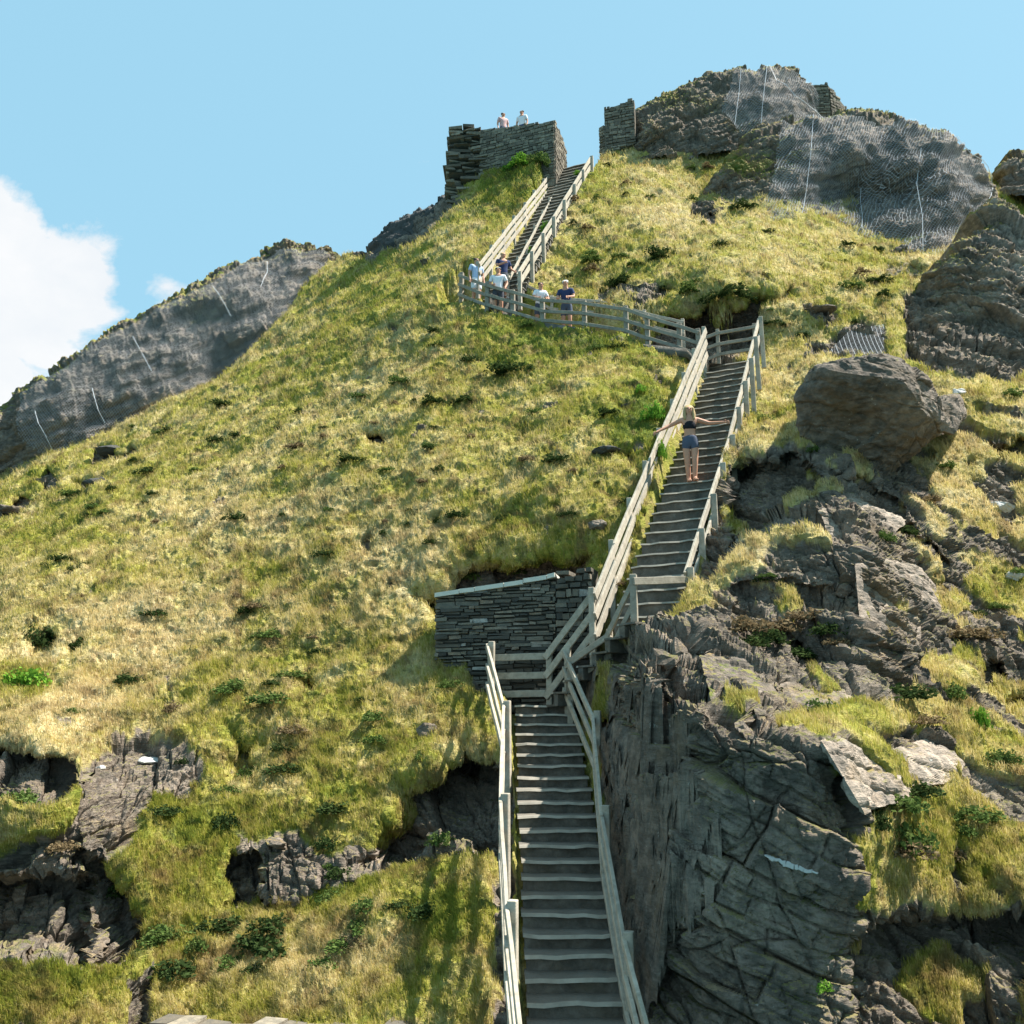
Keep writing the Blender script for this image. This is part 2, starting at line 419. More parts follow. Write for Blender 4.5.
# ------------------------------------------------------------------ hillside
CP = [
 # bottom / left
 (-300,1240,9),(0,1240,8.2),(300,1240,8.3),(480,1240,7.2),(-300,1000,11),(0,1010,10.2),(70,960,10.8),(150,1016,11.0),(300,1017,10.5),(440,1018,9.9),(490,1010,9.5),
 (640,1240,7.8),(850,1240,7.6),(1300,1240,6.0),
 (150,935,12.2),(300,930,12.2),(440,930,11.1),(488,900,11.2),(480,800,13.2),(380,860,13.0),(250,860,13.4),(150,850,13.2),(60,880,12.0),(0,880,12.0),(40,800,12.6),(0,740,15.2),(-300,740,18),
 (100,740,15.5),(200,760,15.2),(300,760,15.2),(420,760,14.6),(470,700,16.0),(300,680,17.2),(120,680,17.6),(0,660,18.8),
 (430,630,17.6),(600,560,17.6),(520,545,18.4),(250,600,19.6),(80,600,20.6),(-300,600,26),
 (590,520,18.2),(450,500,20.5),(300,480,23.5),(100,500,27),(-100,540,30),(-300,600,34),
 (640,440,20.6),(600,400,22.6),(500,400,24.4),(360,380,28),(220,400,32),(120,440,33),(0,490,33),
 (672,370,24.4),(620,335,26.0),(560,328,27.2),(500,315,28.0),(455,300,29.2),(400,300,31.5),(330,300,36),(270,350,35),(340,265,40),(430,240,35.5),(430,215,39),(380,250,39),
 (460,255,31.8),(500,210,35.5),(545,157,37.0),(525,162,37.6),(490,172,38.0),(530,250,32),(560,215,34.5),(600,160,39),(620,150,40),(600,220,34),(580,290,29.5),(640,290,28.3),
 (620,120,44),(700,95,46),(800,100,46),(700,200,36.5),(660,130,42),
 # cutting behind the upper landing
 (720,290,26.8),(770,300,26.3),(660,300,27.6),(765,345,25.9),(690,318,27.1),(715,342,26.5),(760,370,24.3),
 (780,420,21.4),(740,470,18.8),(715,520,17.3),(695,570,15.8),
 (850,280,28.8),(930,265,30),(850,240,33),(960,290,28),(1000,200,37),(1024,230,35),(1300,300,34),(900,200,38),(820,340,25.5),(800,380,23.2),
 (900,340,25),(950,370,22.6),(1024,370,23.5),(960,400,20.8),(1024,440,19),(930,450,19.2),
 # right-hand mass
 (1024,520,17.8),(1024,600,15.4),(1024,700,12.9),(1024,800,10.5),(1024,900,9.2),(1024,1024,8.0),(1300,700,10),(1300,500,15),(1300,1000,7.4),
 (850,450,17.6),(800,448,17.4),(760,458,17.6),(730,470,17.9),(735,530,16.3),(800,500,16.4),(880,500,16.6),(960,580,15.6),(960,500,17.6),
 (800,515,15.3),(850,512,15.4),(740,560,14.8),(700,600,13.9),(800,560,14.3),(862,560,13.6),(862,640,12.4),(930,580,15.0),(945,625,14.3),(800,640,12.8),(740,650,12.5),
 (665,640,13.9),(635,640,14.0),(600,655,15.2),(603,700,14.3),(650,668,10.4),(700,698,9.4),(760,716,9.1),(830,744,8.9),(852,830,8.6),(850,880,8.5),(700,672,11.2),(740,694,10.6),(830,715,10.6),(790,690,11.2),
 (900,680,12.6),(960,680,12.6),(900,740,11.0),(960,780,10.8),(900,820,9.8),(880,880,9.1),(950,900,9.4),(880,940,8.9),
 (608,750,13.0),(618,820,11.6),(632,900,10.3),(645,980,9.1),(654,1024,8.6),(656,760,9.8),(656,860,9.2),(700,800,9.1),(700,920,8.75),(720,1024,8.4),(780,800,8.9),(780,900,8.7),(840,1024,8.2),(820,930,8.5),(870,1024,8.1),(560,1240,6.6)]
hill_d = rbf(CP, 1.0)

SIL = np.array([(-320,560),(0,466),(60,450),(120,425),(180,400),(220,380),(270,335),(330,264),(345,259),(375,252),(430,214),(455,196),(490,166),(505,160),(530,152),(550,152),(562,160),(580,164),(598,152),(620,120),(650,105),(700,90),(800,100),(850,132),(900,150),(990,175),(1024,192),(1340,262),(1500,330)], float)

# hollows (push > 0, back into the hill) and bulges (push < 0): polygon, push, edge width, rockiness
FEAT = [
 ([(-40,745),(20,742),(55,757),(78,772),(72,800),(30,800),(-40,825)], .75, 6, 1),
 ([(78,775),(100,742),(150,728),(180,745),(208,770),(192,800),(150,800),(135,835),(100,870),(75,850)], -.1, 8, 1),
 ([(78,850),(110,862),(140,885),(150,945),(130,975),(98,960),(85,900)], .45, 7, 1),
 ([(-60,872),(60,872),(92,880),(95,960),(60,955),(-60,975)], 1.0, 8, 1),
 ([(222,738),(260,745),(292,742),(285,752),(255,760),(265,790),(235,795),(222,775)], .55, 6, .5),
 ([(236,838),(300,832),(325,860),(395,862),(392,880),(330,893),(300,905),(235,905)], -.1, 8, 1),
 ([(224,852),(250,850),(262,880),(270,908),(226,908)], .7, 6, 1),
 ([(400,795),(432,775),(462,758),(500,765),(505,862),(450,850),(420,858),(392,872),(360,870)], 1.1, 8, 1),
 ([(338,862),(365,845),(398,835),(420,800),(428,812),(415,855),(385,880),(345,880)], .1, 6, 1),
 ([(288,684),(308,679),(326,686),(322,704),(296,706)], .6, 4, .6),
 ([(26,640),(45,630),(62,636),(54,662),(34,668),(24,664)], .7, 5, .3),
 ([(62,648),(92,640),(96,648),(70,668),(54,670)], .45, 5, .3),
 ([(362,438),(380,433),(398,438),(386,450),(366,453)], .4, 3, .8),
 ([(84,460),(100,450),(138,446),(138,458),(112,462),(90,470)], .5, 4, .7),
 ([(36,484),(50,475),(68,480),(62,492),(40,494)], .5, 4, .8),
 ([(76,490),(96,482),(112,486),(92,500),(80,498)], .6, 4, .8),
 ([(-10,512),(20,500),(40,502),(16,520),(-10,526)], .6, 4, .8),
 ([(602,452),(630,456),(642,464),(640,476),(612,468)], .35, 4, .8),
 ([(612,410),(628,406),(640,411),(634,419),(616,418)], .3, 3, .8),
 ([(414,592),(438,588),(440,628),(424,622),(414,606)], .7, 5, .5),
 ([(455,568),(500,562),(540,560),(592,552),(596,610),(560,640),(500,700),(470,660),(440,640),(440,590)], .9, 8, .8),
 ([(640,318),(700,312),(730,306),(772,298),(764,366),(700,366),(650,344)], .9, 6, 1),
 ([(745,298),(790,290),(800,300),(770,312)], .5, 4, .5),
 ([(728,472),(760,458),(800,455),(822,470),(826,500),(785,508),(755,530),(728,548)], .75, 5, 1),
 ([(832,470),(858,470),(900,505),(950,560),(930,562),(880,512),(840,500)], .4, 5, 1),
 ([(640,655),(700,652),(738,668),(742,690),(700,694),(648,690)], .55, 6, 1),
 ([(745,690),(790,686),(850,690),(880,716),(820,722),(752,728)], .5, 6, 1),
 ([(730,585),(790,580),(858,590),(860,606),(800,612),(740,618)], .3, 6, 1),
 ([(780,640),(850,640),(862,664),(800,672)], .4, 6, 1),
 ([(988,444),(1040,436),(1040,468),(996,466)], .9, 4, .6),
 ([(980,664),(1000,660),(1008,676),(984,690)], .6, 4, .8),
 ([(1008,690),(1040,690),(1040,712),(1010,712)], .4, 4, .5),
 ([(930,300),(960,290),(1040,300),(1040,345),(940,345)], .3, 6, 1),
 ([(850,905),(900,912),(960,905),(1040,915),(1040,1060),(850,1060),(842,960)], .55, 8, 1),
 ([(590,290),(660,284),(690,296),(640,308),(596,304)], .3, 5, .6),
 ([(880,262),(940,270),(930,282),(880,276)], .3, 4, .5),
 ([(820,262),(860,262),(850,280),(820,280)], .35, 4, .3),
 ([(460,748),(478,756),(474,772),(452,764)], .5, 4, .7),
]
ROCKS = [  # polygon, strength
 [(588,655),(640,628),(690,600),(700,560),(728,470),(770,452),(850,448),(905,470),(940,500),(962,560),(985,600),(950,625),(955,660),(900,690),(955,740),(960,790),(900,800),(870,815),(850,830),(855,905),(920,905),(1040,912),(1040,1260),(600,1260),(625,1020),(600,760)],
 [(850,462),(880,470),(950,560),(1000,650),(985,655),(925,560)],
 [(900,300),(935,285),(960,270),(1040,270),(1040,378),(960,384),(905,360)],
 [(690,205),(718,210),(712,226),(690,222)],[(800,318),(835,312),(830,325),(804,330)],[(806,340),(884,322),(890,360),(806,362)],
 [(-60,742),(76,765),(80,800),(-60,826)], [(-60,866),(20,846),(60,838),(84,812),(98,830),(100,872),(150,950),(120,975),(-60,975)],
 [(120,985),(150,975),(150,1060),(120,1060)],
 [(440,590),(590,560),(590,640),(560,700),(480,700)],
 [(400,795),(462,758),(510,765),(510,862),(392,872)],
 [(496,830),(512,830),(520,1100),(500,1100)],
 [(330,250),(372,246),(430,205),(450,196),(470,200),(430,232),(372,262)],
]
GRASSY = [  # grass islands inside the rocky mass
 [(930,640),(985,640),(1040,660),(1040,900),(880,905),(850,860),(870,815),(940,800),(960,740),(880,735),(800,720),(900,700)],
 [(960,590),(1000,640),(1010,680),(960,660),(940,590)],
 [(660,590),(700,585),(730,600),(690,625),(640,632)], [(640,605),(680,600),(660,618),(610,640)],
 [(735,545),(800,520),(760,565),(700,600)], [(760,718),(810,715),(840,735),(780,738)], [(588,668),(612,664),(608,684),(590,684)],
]
DRY = [(950,470,110,100,.22),(760,560,100,40,.2),(1000,330,80,60,.1),(150,620,190,45,.30),(60,700,90,50,.25),(330,975,130,30,.35),(620,420,60,60,-.2),(645,425,22,30,-.5),(560,345,70,22,-.35),(340,900,80,25,-.3),
 (450,930,40,60,-.3),(30,970,80,50,-.3),(300,420,200,60,.05),(960,640,60,60,-.1),(700,220,90,60,.12),(520,180,50,30,-.4),(860,300,80,40,.08),(200,820,60,80,-.05),(25,685,30,14,-.7),
 (400,560,100,40,.22),(240,520,90,30,.25),(970,860,60,40,.05),(470,650,30,40,.1),(780,400,40,60,.05),(330,640,120,60,.0)]

def build_hill():
    xs = np.concatenate([np.linspace(-420, -12, 80), np.linspace(-10, 1034, 900), np.linspace(1038, 1480, 110)])
    ys = np.interp(xs, SIL[:, 0], SIL[:, 1])
    tl = np.linspace(0, 1, 30)[:-1]; th = np.linspace(0, 1, 830)
    rows = []
    for t in tl: rows.append(1238 + (1036 - 1238) * t + xs * 0)
    for t in th: rows.append(1036 + (ys - 1036) * t)
    PY = np.array(rows); PX = np.broadcast_to(xs, PY.shape).copy()
    # warp feature outlines so that they are ragged
    Q = np.stack([PX / 26, PY / 26, PX * 0], -1)
    wx = PX + 17 * fbm(Q, 1, 5, 3); wy = PY + 17 * fbm(Q, 1, 5, 9)
    D = hill_d(PX, PY)
    rock = np.zeros(PX.shape)
    for poly in ROCKS:
        rock = np.maximum(rock, smooth(sdf(poly, wx, wy), -5, 5))
    for poly in GRASSY:
        rock = rock * (1 - .95 * smooth(sdf(poly, wx, wy), -5, 7))
    for poly, push, ew, rk in FEAT:
        s = sdf(poly, wx, wy); k = smooth(s, -ew * .4, ew * .9)
        D = D + push * k
        rock = rock * (1 - k) + np.maximum(rock, rk) * k if rk else rock * (1 - k)
    P = Ua(PX, PY, D)
    # more rocky scabs from noise inside the rocky right, more turf on top
    n1 = fbm(P, .9, 4, 21)
    right = smooth(PX, 690, 760) * smooth(PY, 380, 460)
    rock = np.clip(rock * (1 - right + right * smooth(n1, -.24, -.1)) + right * (smooth(n1, -.03, .06)) * .8 * smooth(PX, 840, 900) * (1 - smooth(PY, 660, 720)) + right * smooth(n1, .1, .18) * .7, 0, 1) * (1) 
    shade_face = smooth(sdf([(600,690),(640,650),(700,690),(760,722),(835,745),(850,820),(850,1260),(620,1260)], wx, wy), -6, 6)
    rock = np.maximum(rock, shade_face)
    n2 = fbm(P, 1.3, 4, 31)
    rock = np.maximum(rock, smooth(n2, .34, .42) * .6 * smooth(PY, 190, 260))
    rsharp = smooth(rock + .25 * fbm(P, 4.5, 3, 37), .38, .6)
    # normals of the base form
    def normals(P):
        du = np.gradient(P, axis=1); dv = np.gradient(P, axis=0)
        n = np.cross(du, dv); n /= np.linalg.norm(n, axis=-1, keepdims=True) + 1e-9
        return n
    Nn = normals(P)
    for _ in range(3):
        Nn[1:-1, 1:-1] = (Nn[1:-1, 1:-1] + Nn[:-2, 1:-1] + Nn[2:, 1:-1] + Nn[1:-1, :-2] + Nn[1:-1, 2:]) / 5
    ng = .34 * fbm(P, .28, 3, 61) + .20 * fbm(P, 1.2, 3, 65) + .11 * fbm(P, 2.7, 3, 67, True) + .08 * fbm(P, 6.5, 3, 69, True)
    nr = rock_disp(P, 3, 1.0, (.42, -.1, 1.0))
    lf = smooth(PX, 560, 620)
    nrl = rock_disp(P, 8, .85, (-.1, -.1, 1.0))
    nr = nr * lf + nrl * (1 - lf)
    amp = np.clip(rock, 0, 1)
    disp = ng * (1 - amp) * (1 - .4 * right) + nr * amp * (1 - .30 * shade_face) * (1 - .32 * right) + .05 * (1 - amp)
    fade = np.clip(1.0, 0, 1)
    P = P + Nn * (disp * fade)[..., None]
    P = clamp_paths(P)
    # the land behind the skyline
    back = []
    last = P[-1].copy()
    for k in range(1, 14):
        q = last.copy(); q[:, 1] += .6 * k ** 1.45; q[:, 2] -= .05 * k ** 2.0
        q[:, 2] += .15 * fbm(q, .5, 2, 77); back.append(q)
    P = np.concatenate([P, np.array(back)], 0)
    dry = .48 + np.zeros(PX.shape)
    for cx, cy, rx, ry, v in DRY:
        dry += v * np.exp(-((PX - cx) / rx) ** 2 - ((PY - cy) / ry) ** 2)
    rock = rsharp
    ext = np.repeat(rock[-1:], 13, 0); dxt = np.repeat(dry[-1:], 13, 0)
    o = grid_mesh('hillside', P, M['terrain'], {'rock': np.concatenate([rock, ext]), 'dry': np.concatenate([dry, dxt])}, smooth_shade='rock')
    tag(o, kind='structure')
    return xs, PX, PY, P[:PX.shape[0]], rock, dry, normals(P[:PX.shape[0]])

XS, GX, GY, GP, GR, GD, GN = build_hill()
def ground(px, py):
    j = int(np.argmin(np.abs(XS - px))); i = int(np.argmin(np.abs(GY[:, j] - py)))
    return Vector(GP[i, j]), Vector(GN[i, j])

# ------------------------------------------------------------------ grass blades (stuff)
def blades(name, base, size, dry, lean, mat, per=1):
    n = len(base)
    d = np.linalg.norm(base, axis=1)
    ang = RNG.uniform(0, 2 * np.pi, n)
    w = np.maximum(.005, d / F * .55) * RNG.uniform(.7, 1.4, n)
    side = np.stack([np.cos(ang), np.sin(ang) * .6, np.zeros(n)], -1)
    L = size * RNG.uniform(.55, 1.3, n)
    bend = np.stack([RNG.normal(-.35, .35, n), RNG.normal(-.25, .35, n), np.zeros(n)], -1) + lean
    mid = base + np.stack([np.zeros(n), np.zeros(n), L * .6], -1) + bend * (L * .25)[:, None]
    tip = base + np.stack([np.zeros(n), np.zeros(n), L * .85], -1) + bend * (L * .85)[:, None]
    b0 = base - side * (w / 2)[:, None] - np.array([0, 0, .03]); b1 = base + side * (w / 2)[:, None] - np.array([0, 0, .03])
    m1 = mid + side * (w * .4)[:, None]; m0 = mid - side * (w * .4)[:, None]
    V = np.stack([b0, b1, m0, m1, tip], 1).reshape(-1, 3)
    k = np.arange(n) * 5
    T = np.concatenate([np.stack([k, k + 1, k + 3], -1), np.stack([k, k + 3, k + 2], -1), np.stack([k + 2, k + 3, k + 4], -1)])
    rn = RNG.uniform(-.6, .8, n)
    at = {'dry': np.repeat(dry, 5), 'rnd': np.repeat(rn, 5)}
    return raw_mesh(name, V, T, mat, at)

def scatter_grass(N=520000):
    r, c = GX.shape
    i = RNG.integers(20, r - 1, N * 3); j = RNG.integers(3, c - 3, N * 3)
    rk = GR[i, j]; P = GP[i, j]
    clump = fbm(P, 1.6, 3, 91)
    keep = (RNG.uniform(0.1, 1, len(i)) > rk) & (RNG.uniform(-.75, .3, len(i)) < clump)
    # keep off the stairs and paths
    for a, b, w, drop, cut in PATHS:
        d = (b - a)[:2]; rel = P[:, :2] - a[:2]; t = np.clip(rel @ d / (d @ d), 0, 1)
        lat = np.linalg.norm(rel - t[:, None] * d, axis=1); keep &= ~((lat < w + .12) & (np.abs(P[:, 2] - (a[2] + t * (b[2] - a[2]))) < 1.2))
    i = i[keep][:N]; j = j[keep][:N]
    du = GP[20:-1, 31:-29] - GP[20:-1, 30:-30]; dv = GP[21:, 30:-30] - GP[20:-1, 30:-30]
    ar = np.linalg.norm(np.cross(du, dv), axis=-1) / (GP[20:-1, 30:-30] ** 2).sum(-1)
    wgt = np.clip(ar / np.median(ar) - 2.2, 0, 12) * (GR[20:-1, 30:-30] < .5)
    wgt = wgt.ravel() / wgt.sum(); pick = RNG.choice(len(wgt), 110000, p=wgt)
    ii = pick // du.shape[1] + 20; jj = pick % du.shape[1] + 30
    kp = np.ones(len(ii), bool); PP = GP[ii, jj]
    for a, b, w, drop, cut in PATHS:
        d = (b - a)[:2]; rel = PP[:, :2] - a[:2]; t = np.clip(rel @ d / (d @ d), 0, 1)
        kp &= ~((np.linalg.norm(rel - t[:, None] * d, axis=1) < w + .15) & (np.abs(PP[:, 2] - (a[2] + t * (b[2] - a[2]))) < 1.2))
    ii = ii[kp]; jj = jj[kp]
    clump = np.concatenate([clump[keep][:N], fbm(GP[ii, jj], 1.6, 3, 91) + .2]); i = np.concatenate([i, ii]); j = np.concatenate([j, jj])
    P = GP[i, j].copy()
    fr = RNG.uniform(0, 1, len(i))
    P2 = GP[i + 1, np.minimum(j + 1, c - 1)]; P = P + (P2 - P) * fr[:, None] * .9
    d = np.linalg.norm(P, axis=1)
    size = np.clip(.055 + .0026 * d, .06, .16) * (1 + .9 * clump)
    o = blades('hill_grass', P, size, GD[i, j] + .02, np.array([0., 0, 0]), M['blade'])
    tag(o, 'yellow green tufted grass covering the steep hillside', 'grass', kind='stuff')
scatter_grass()

# ------------------------------------------------------------------ patches: crags
def patch(name, top, bot, cps, mat, nx, ny, tilt=(.3, -.15, 1), seed=2, k=1.0, side=0.0, turf=None, back=6, power=1.0, disp=True):
    top = np.array(top, float); bot = np.array(bot, float)
    x0, x1 = top[0, 0], top[-1, 0]
    xs = np.linspace(x0, x1, nx)
    yt = np.interp(xs, top[:, 0], top[:, 1]); yb = np.interp(xs, bot[:, 0], bot[:, 1])
    t = np.linspace(0, 1, ny)[:, None]
    PY = yb + (yt - yb) * t; PX = np.broadcast_to(xs, PY.shape).copy()
    D = rbf(cps, power)(PX, PY)
    if side:
        e = np.minimum(xs - x0, x1 - xs) / side
        D = D + 1.2 * (1 - np.sqrt(np.clip(1 - (1 - np.clip(e, 0, 1)) ** 2, 0, 1)))
    tt = (yb - PY) ; up = (PY - yt)
    D = D + .9 * np.exp(-up / 7.0)                       # the brow rounds off backwards
    P = Ua(PX, PY, D)
    du = np.gradient(P, axis=1); dv = np.gradient(P, axis=0)
    n = np.cross(du, dv); n /= np.linalg.norm(n, axis=-1, keepdims=True) + 1e-9
    for _ in range(4): n[1:-1, 1:-1] = (n[1:-1, 1:-1] + n[:-2, 1:-1] + n[2:, 1:-1] + n[1:-1, :-2] + n[1:-1, 2:]) / 5
    base = P.copy()
    if disp: P = P + n * (rock_disp(P, seed, k, tilt))[..., None]
    tu = np.zeros(PX.shape)
    if turf is not None:
        for (cx, cy, rx, ry, v) in turf: tu += v * np.exp(-((PX - cx) / rx) ** 2 - ((PY - cy) / ry) ** 2)
        tu += turf_top * np.exp(-up / 5.0)
    last = P[-1].copy(); ext = []
    for q in range(1, back + 1):
        z = last.copy(); z[:, 1] += .7 * q ** 1.3; z[:, 2] -= .12 * q ** 2.1; z[:, 2] += .12 * fbm(z, 1.1, 2, seed); ext.append(z)
    Pf = np.concatenate([P, np.array(ext)], 0)
    # sides run backwards too
    def sidecol(c): return np.stack([c + np.array([0, .8 * q ** 1.3, -.05 * q]) for q in range(back, 0, -1)], 1)
    Lc = sidecol(Pf[:, 0]); Rc = sidecol(Pf[:, -1])[:, ::-1]
    Pf = np.concatenate([Lc, Pf, Rc], 1)
    tz = np.zeros(Pf.shape[:2]); tz[:ny, back:-back] = tu; tz[ny:, back:-back] = .5 * tu[-1:]
    o = grid_mesh(name, Pf, mat, {'turf': tz}, smooth_shade='turf')
    return o, (PX, PY, P, n, base)

turf_top = .75
leftc, LC = patch('rock_crag',
  [(-60,440),(-20,412),(0,404),(30,386),(60,364),(95,345),(120,328),(150,312),(180,294),(210,278),(240,260),(265,249),(285,243),(310,244),(328,250),(342,262),(352,272)],
  [(-60,520),(0,505),(100,462),(200,420),(270,368),(330,300),(352,290)],
  [(-60,440,34.4),(-60,500,33.4),(0,404,35.2),(0,480,33.7),(120,328,37.2),(120,440,34.9),(240,260,40),(220,400,35.8),(285,243,40.6),(290,330,36.9),(340,262,41),(345,290,40),(60,410,34.3),(180,350,36.3),(250,310,37.6),(140,390,35.0),(80,440,34.0)],
  M['crag'], 420, 220, (-.55, -.1, 1), 4, .8, turf=[(300,252,40,8,.6),(205,310,22,16,.5),(190,300,14,16,.4),(130,400,12,6,.3)])
tag(leftc, 'long grey netted crag on the left skyline with a turf brow', 'crag')
smallc, SC = patch('rock_crag', [(368,250),(380,236),(395,224),(410,212),(425,203),(440,198),(455,196)], [(368,262),(400,256),(430,240),(455,225)],
  [(368,250,40),(400,225,39.6),(455,196,40),(400,256,37.6),(455,225,37.4),(430,215,38.4)], M['dark'], 110, 60, (-.4, -.1, 1), 6, .7, turf=[(400,226,20,6,.1)])
tag(smallc, 'small dark rock ledge on the skyline left of the slate ruin', 'crag')
topc, TC = patch('rock_crag',
  [(628,122),(640,108),(655,98),(672,92),(690,84),(710,76),(735,70),(760,67),(780,68),(800,75),(812,88),(818,104),(828,118),(836,128)],
  [(628,165),(660,160),(700,155),(740,150),(790,140),(836,140)],
  [(628,122,41),(628,160,39.5),(690,84,42),(680,145,39),(735,70,42),(720,110,40),(770,68,42),(750,140,38.5),(800,75,42.5),(800,130,39.5),(836,128,42),(650,130,39),(700,110,40.2),(770,100,39.6)],
  M['crag'], 300, 150, (-.5, -.1, 1), 9, .85, side=14, turf=[(672,100,34,9,1.0),(655,130,16,14,.7),(800,120,20,4,.3),(745,126,24,6,.9),(712,104,12,9,.8)])
tag(topc, 'high domed crag with netting at the top of the hill', 'crag')
rightc, RC = patch('rock_crag',
  [(700,196),(712,186),(728,160),(745,140),(762,128),(785,120),(815,117),(850,115),(880,112),(900,120),(925,128),(945,130),(957,142),(968,148),(978,160),(986,172),(993,184),(996,196)],
  [(700,215),(740,235),(780,250),(850,248),(900,262),(940,272),(975,262),(996,230)],
  [(700,196,35.6),(712,225,33.6),(745,140,36.8),(745,200,34.2),(785,120,37.4),(790,170,34.9),(790,240,32.3),(850,115,37.5),(850,150,35),(850,200,36.0),(850,240,33.6),(900,120,37),(900,165,34.6),(905,200,34.8),(905,255,31.6),(945,130,36.5),(945,170,34),(945,262,30.6),(993,184,36.8),(975,240,33),(960,200,33.2),(725,180,35.2),(760,215,33.2)],
  M['crag'], 420, 220, (-.35, -.1, 1), 12, .85, side=8, turf=[(760,163,34,16,1.5),(735,165,16,14,1.0),(800,155,14,8,.5),(930,136,14,6,.4),(780,140,20,6,.3),(850,118,60,4,.1)])
tag(rightc, 'broad dark crag with hanging wire net on the upper right', 'crag')
nub, NB = patch('rock_crag', [(826,112),(832,104),(838,112)], [(826,118),(832,118),(838,118)], [(826,112,43),(838,112,43),(832,118,42.5)], M['crag'], 20, 10, back=3)
bpy.data.objects.remove(nub)
edgec, EC = patch('rock_crag',
  [(996,180),(1000,170),(1006,160),(1014,153),(1024,148),(1050,138),(1100,135),(1160,150)], [(996,195),(1024,200),(1160,230)],
  [(996,180,38),(1024,148,38),(1024,195,36.5),(1100,135,38),(1160,150,38.5),(1160,230,36)], M['crag'], 120, 60, (.4, -.1, 1), 15, .8, side=6, turf=[(1020,156,16,4,.3)])
tag(edgec, 'rounded brown rock at the right edge of the skyline', 'crag')
cliff, CC = patch('rock_crag',
  [(918,318),(925,296),(938,275),(950,258),(965,240),(980,222),(995,206),(1010,205),(1024,212),(1080,220),(1180,240)],
  [(918,345),(950,362),(1000,378),(1024,392),(1180,420)],
  [(918,318,28),(918,345,25.6),(950,258,27.2),(945,330,25.9),(965,240,27.8),(975,300,26.2),(975,370,24.6),(1010,205,29.5),(1000,290,25.6),(1020,380,23.6),(1024,212,29),(1024,290,25.4),(1080,220,28),(1080,400,23),(1180,240,28),(1180,420,22)],
  mat_rock(1.25, 'lichen_cliff_rock'), 300, 260, (1.0, .3, .35), 18, 1.2, side=6, turf=[(960,300,60,60,.3),(1010,215,30,14,.45),(975,262,20,8,.2)])
tag(cliff, 'green stained grey cliff below the net at the right edge', 'crag')

# ------------------------------------------------------------------ boulder and loose rocks
def hull_rock(name, pts, mat, cuts=4, amp=.05, seed=3, parent=None, k=1.0):
    bm = bmesh.new()
    c = sum((Vector(p) for p in pts), Vector()) / len(pts)
    for p in pts: bm.verts.new(Vector(p) - c)
    r = bmesh.ops.convex_hull(bm, input=bm.verts[:])
    bmesh.ops.delete(bm, geom=[v for v in bm.verts if not v.link_faces], context='VERTS')
    bmesh.ops.triangulate(bm, faces=bm.faces[:])
    for _ in range(cuts):
        long = [e for e in bm.edges if e.calc_length() > .0]
        bmesh.ops.subdivide_edges(bm, edges=long, cuts=1, use_grid_fill=True)
        bmesh.ops.triangulate(bm, faces=[f for f in bm.faces if len(f.verts) > 3])
    bm.normal_update()
    co = np.array([v.co[:] for v in bm.verts]) + np.array(c); no = np.array([v.normal[:] for v in bm.verts])
    dsp = amp * (2.5 * fbm(co, .8 * k, 3, seed) + 1.4 * fbm(co, 3 * k, 3, seed + 3, True)) + strata(co, amp * 1.6, .3 / k, .9 / k, (.3, 0, 1), seed)
    for v, nn, d in zip(bm.verts, no, dsp): v.co += Vector(nn) * float(d)
    me = bpy.data.meshes.new(name); bm.to_mesh(me); bm.free(); me.materials.append(mat)
    a = me.attributes.new('turf', 'FLOAT', 'POINT')
    o = bpy.data.objects.new(name, me); o.location = c; COL.objects.link(o)
    if parent: o.parent = parent
    return o

OUT = [(800,398),(812,374),(838,362),(872,356),(900,362),(922,380),(940,404),(946,424),(928,442),(905,458),(886,470),(862,464),(840,450),(806,444),(800,425)]
pts = []
for x, y in OUT:
    f = (y - 356) / 114
    pts.append(U(x, y, 16.7 + 1.0 * f))
    pts.append(U(870 + (x - 870) * .88, 398 + (y - 405) * .8, 19.6))
pts += [U(830,372,16.4), U(900,380,16.3), U(925,415,16.6)]
boulder = hull_rock('boulder', pts, mat_rock(.85, 'boulder_rock'), 5, .055, 33)
tag(boulder, 'huge dark overhanging boulder right of the middle stairs', 'boulder')
b2 = hull_rock('boulder', [U(x, y, d) for x, y, d in [(938,398,17.9),(955,396,18.),(962,412,18.),(952,432,17.7),(938,428,17.6),(940,398,19.6),(960,396,19.6),(964,415,19.5),(950,432,19.4)]], M['rock'], 4, .03, 35)
tag(b2, 'small dark rock tucked against the right side of the boulder', 'boulder')

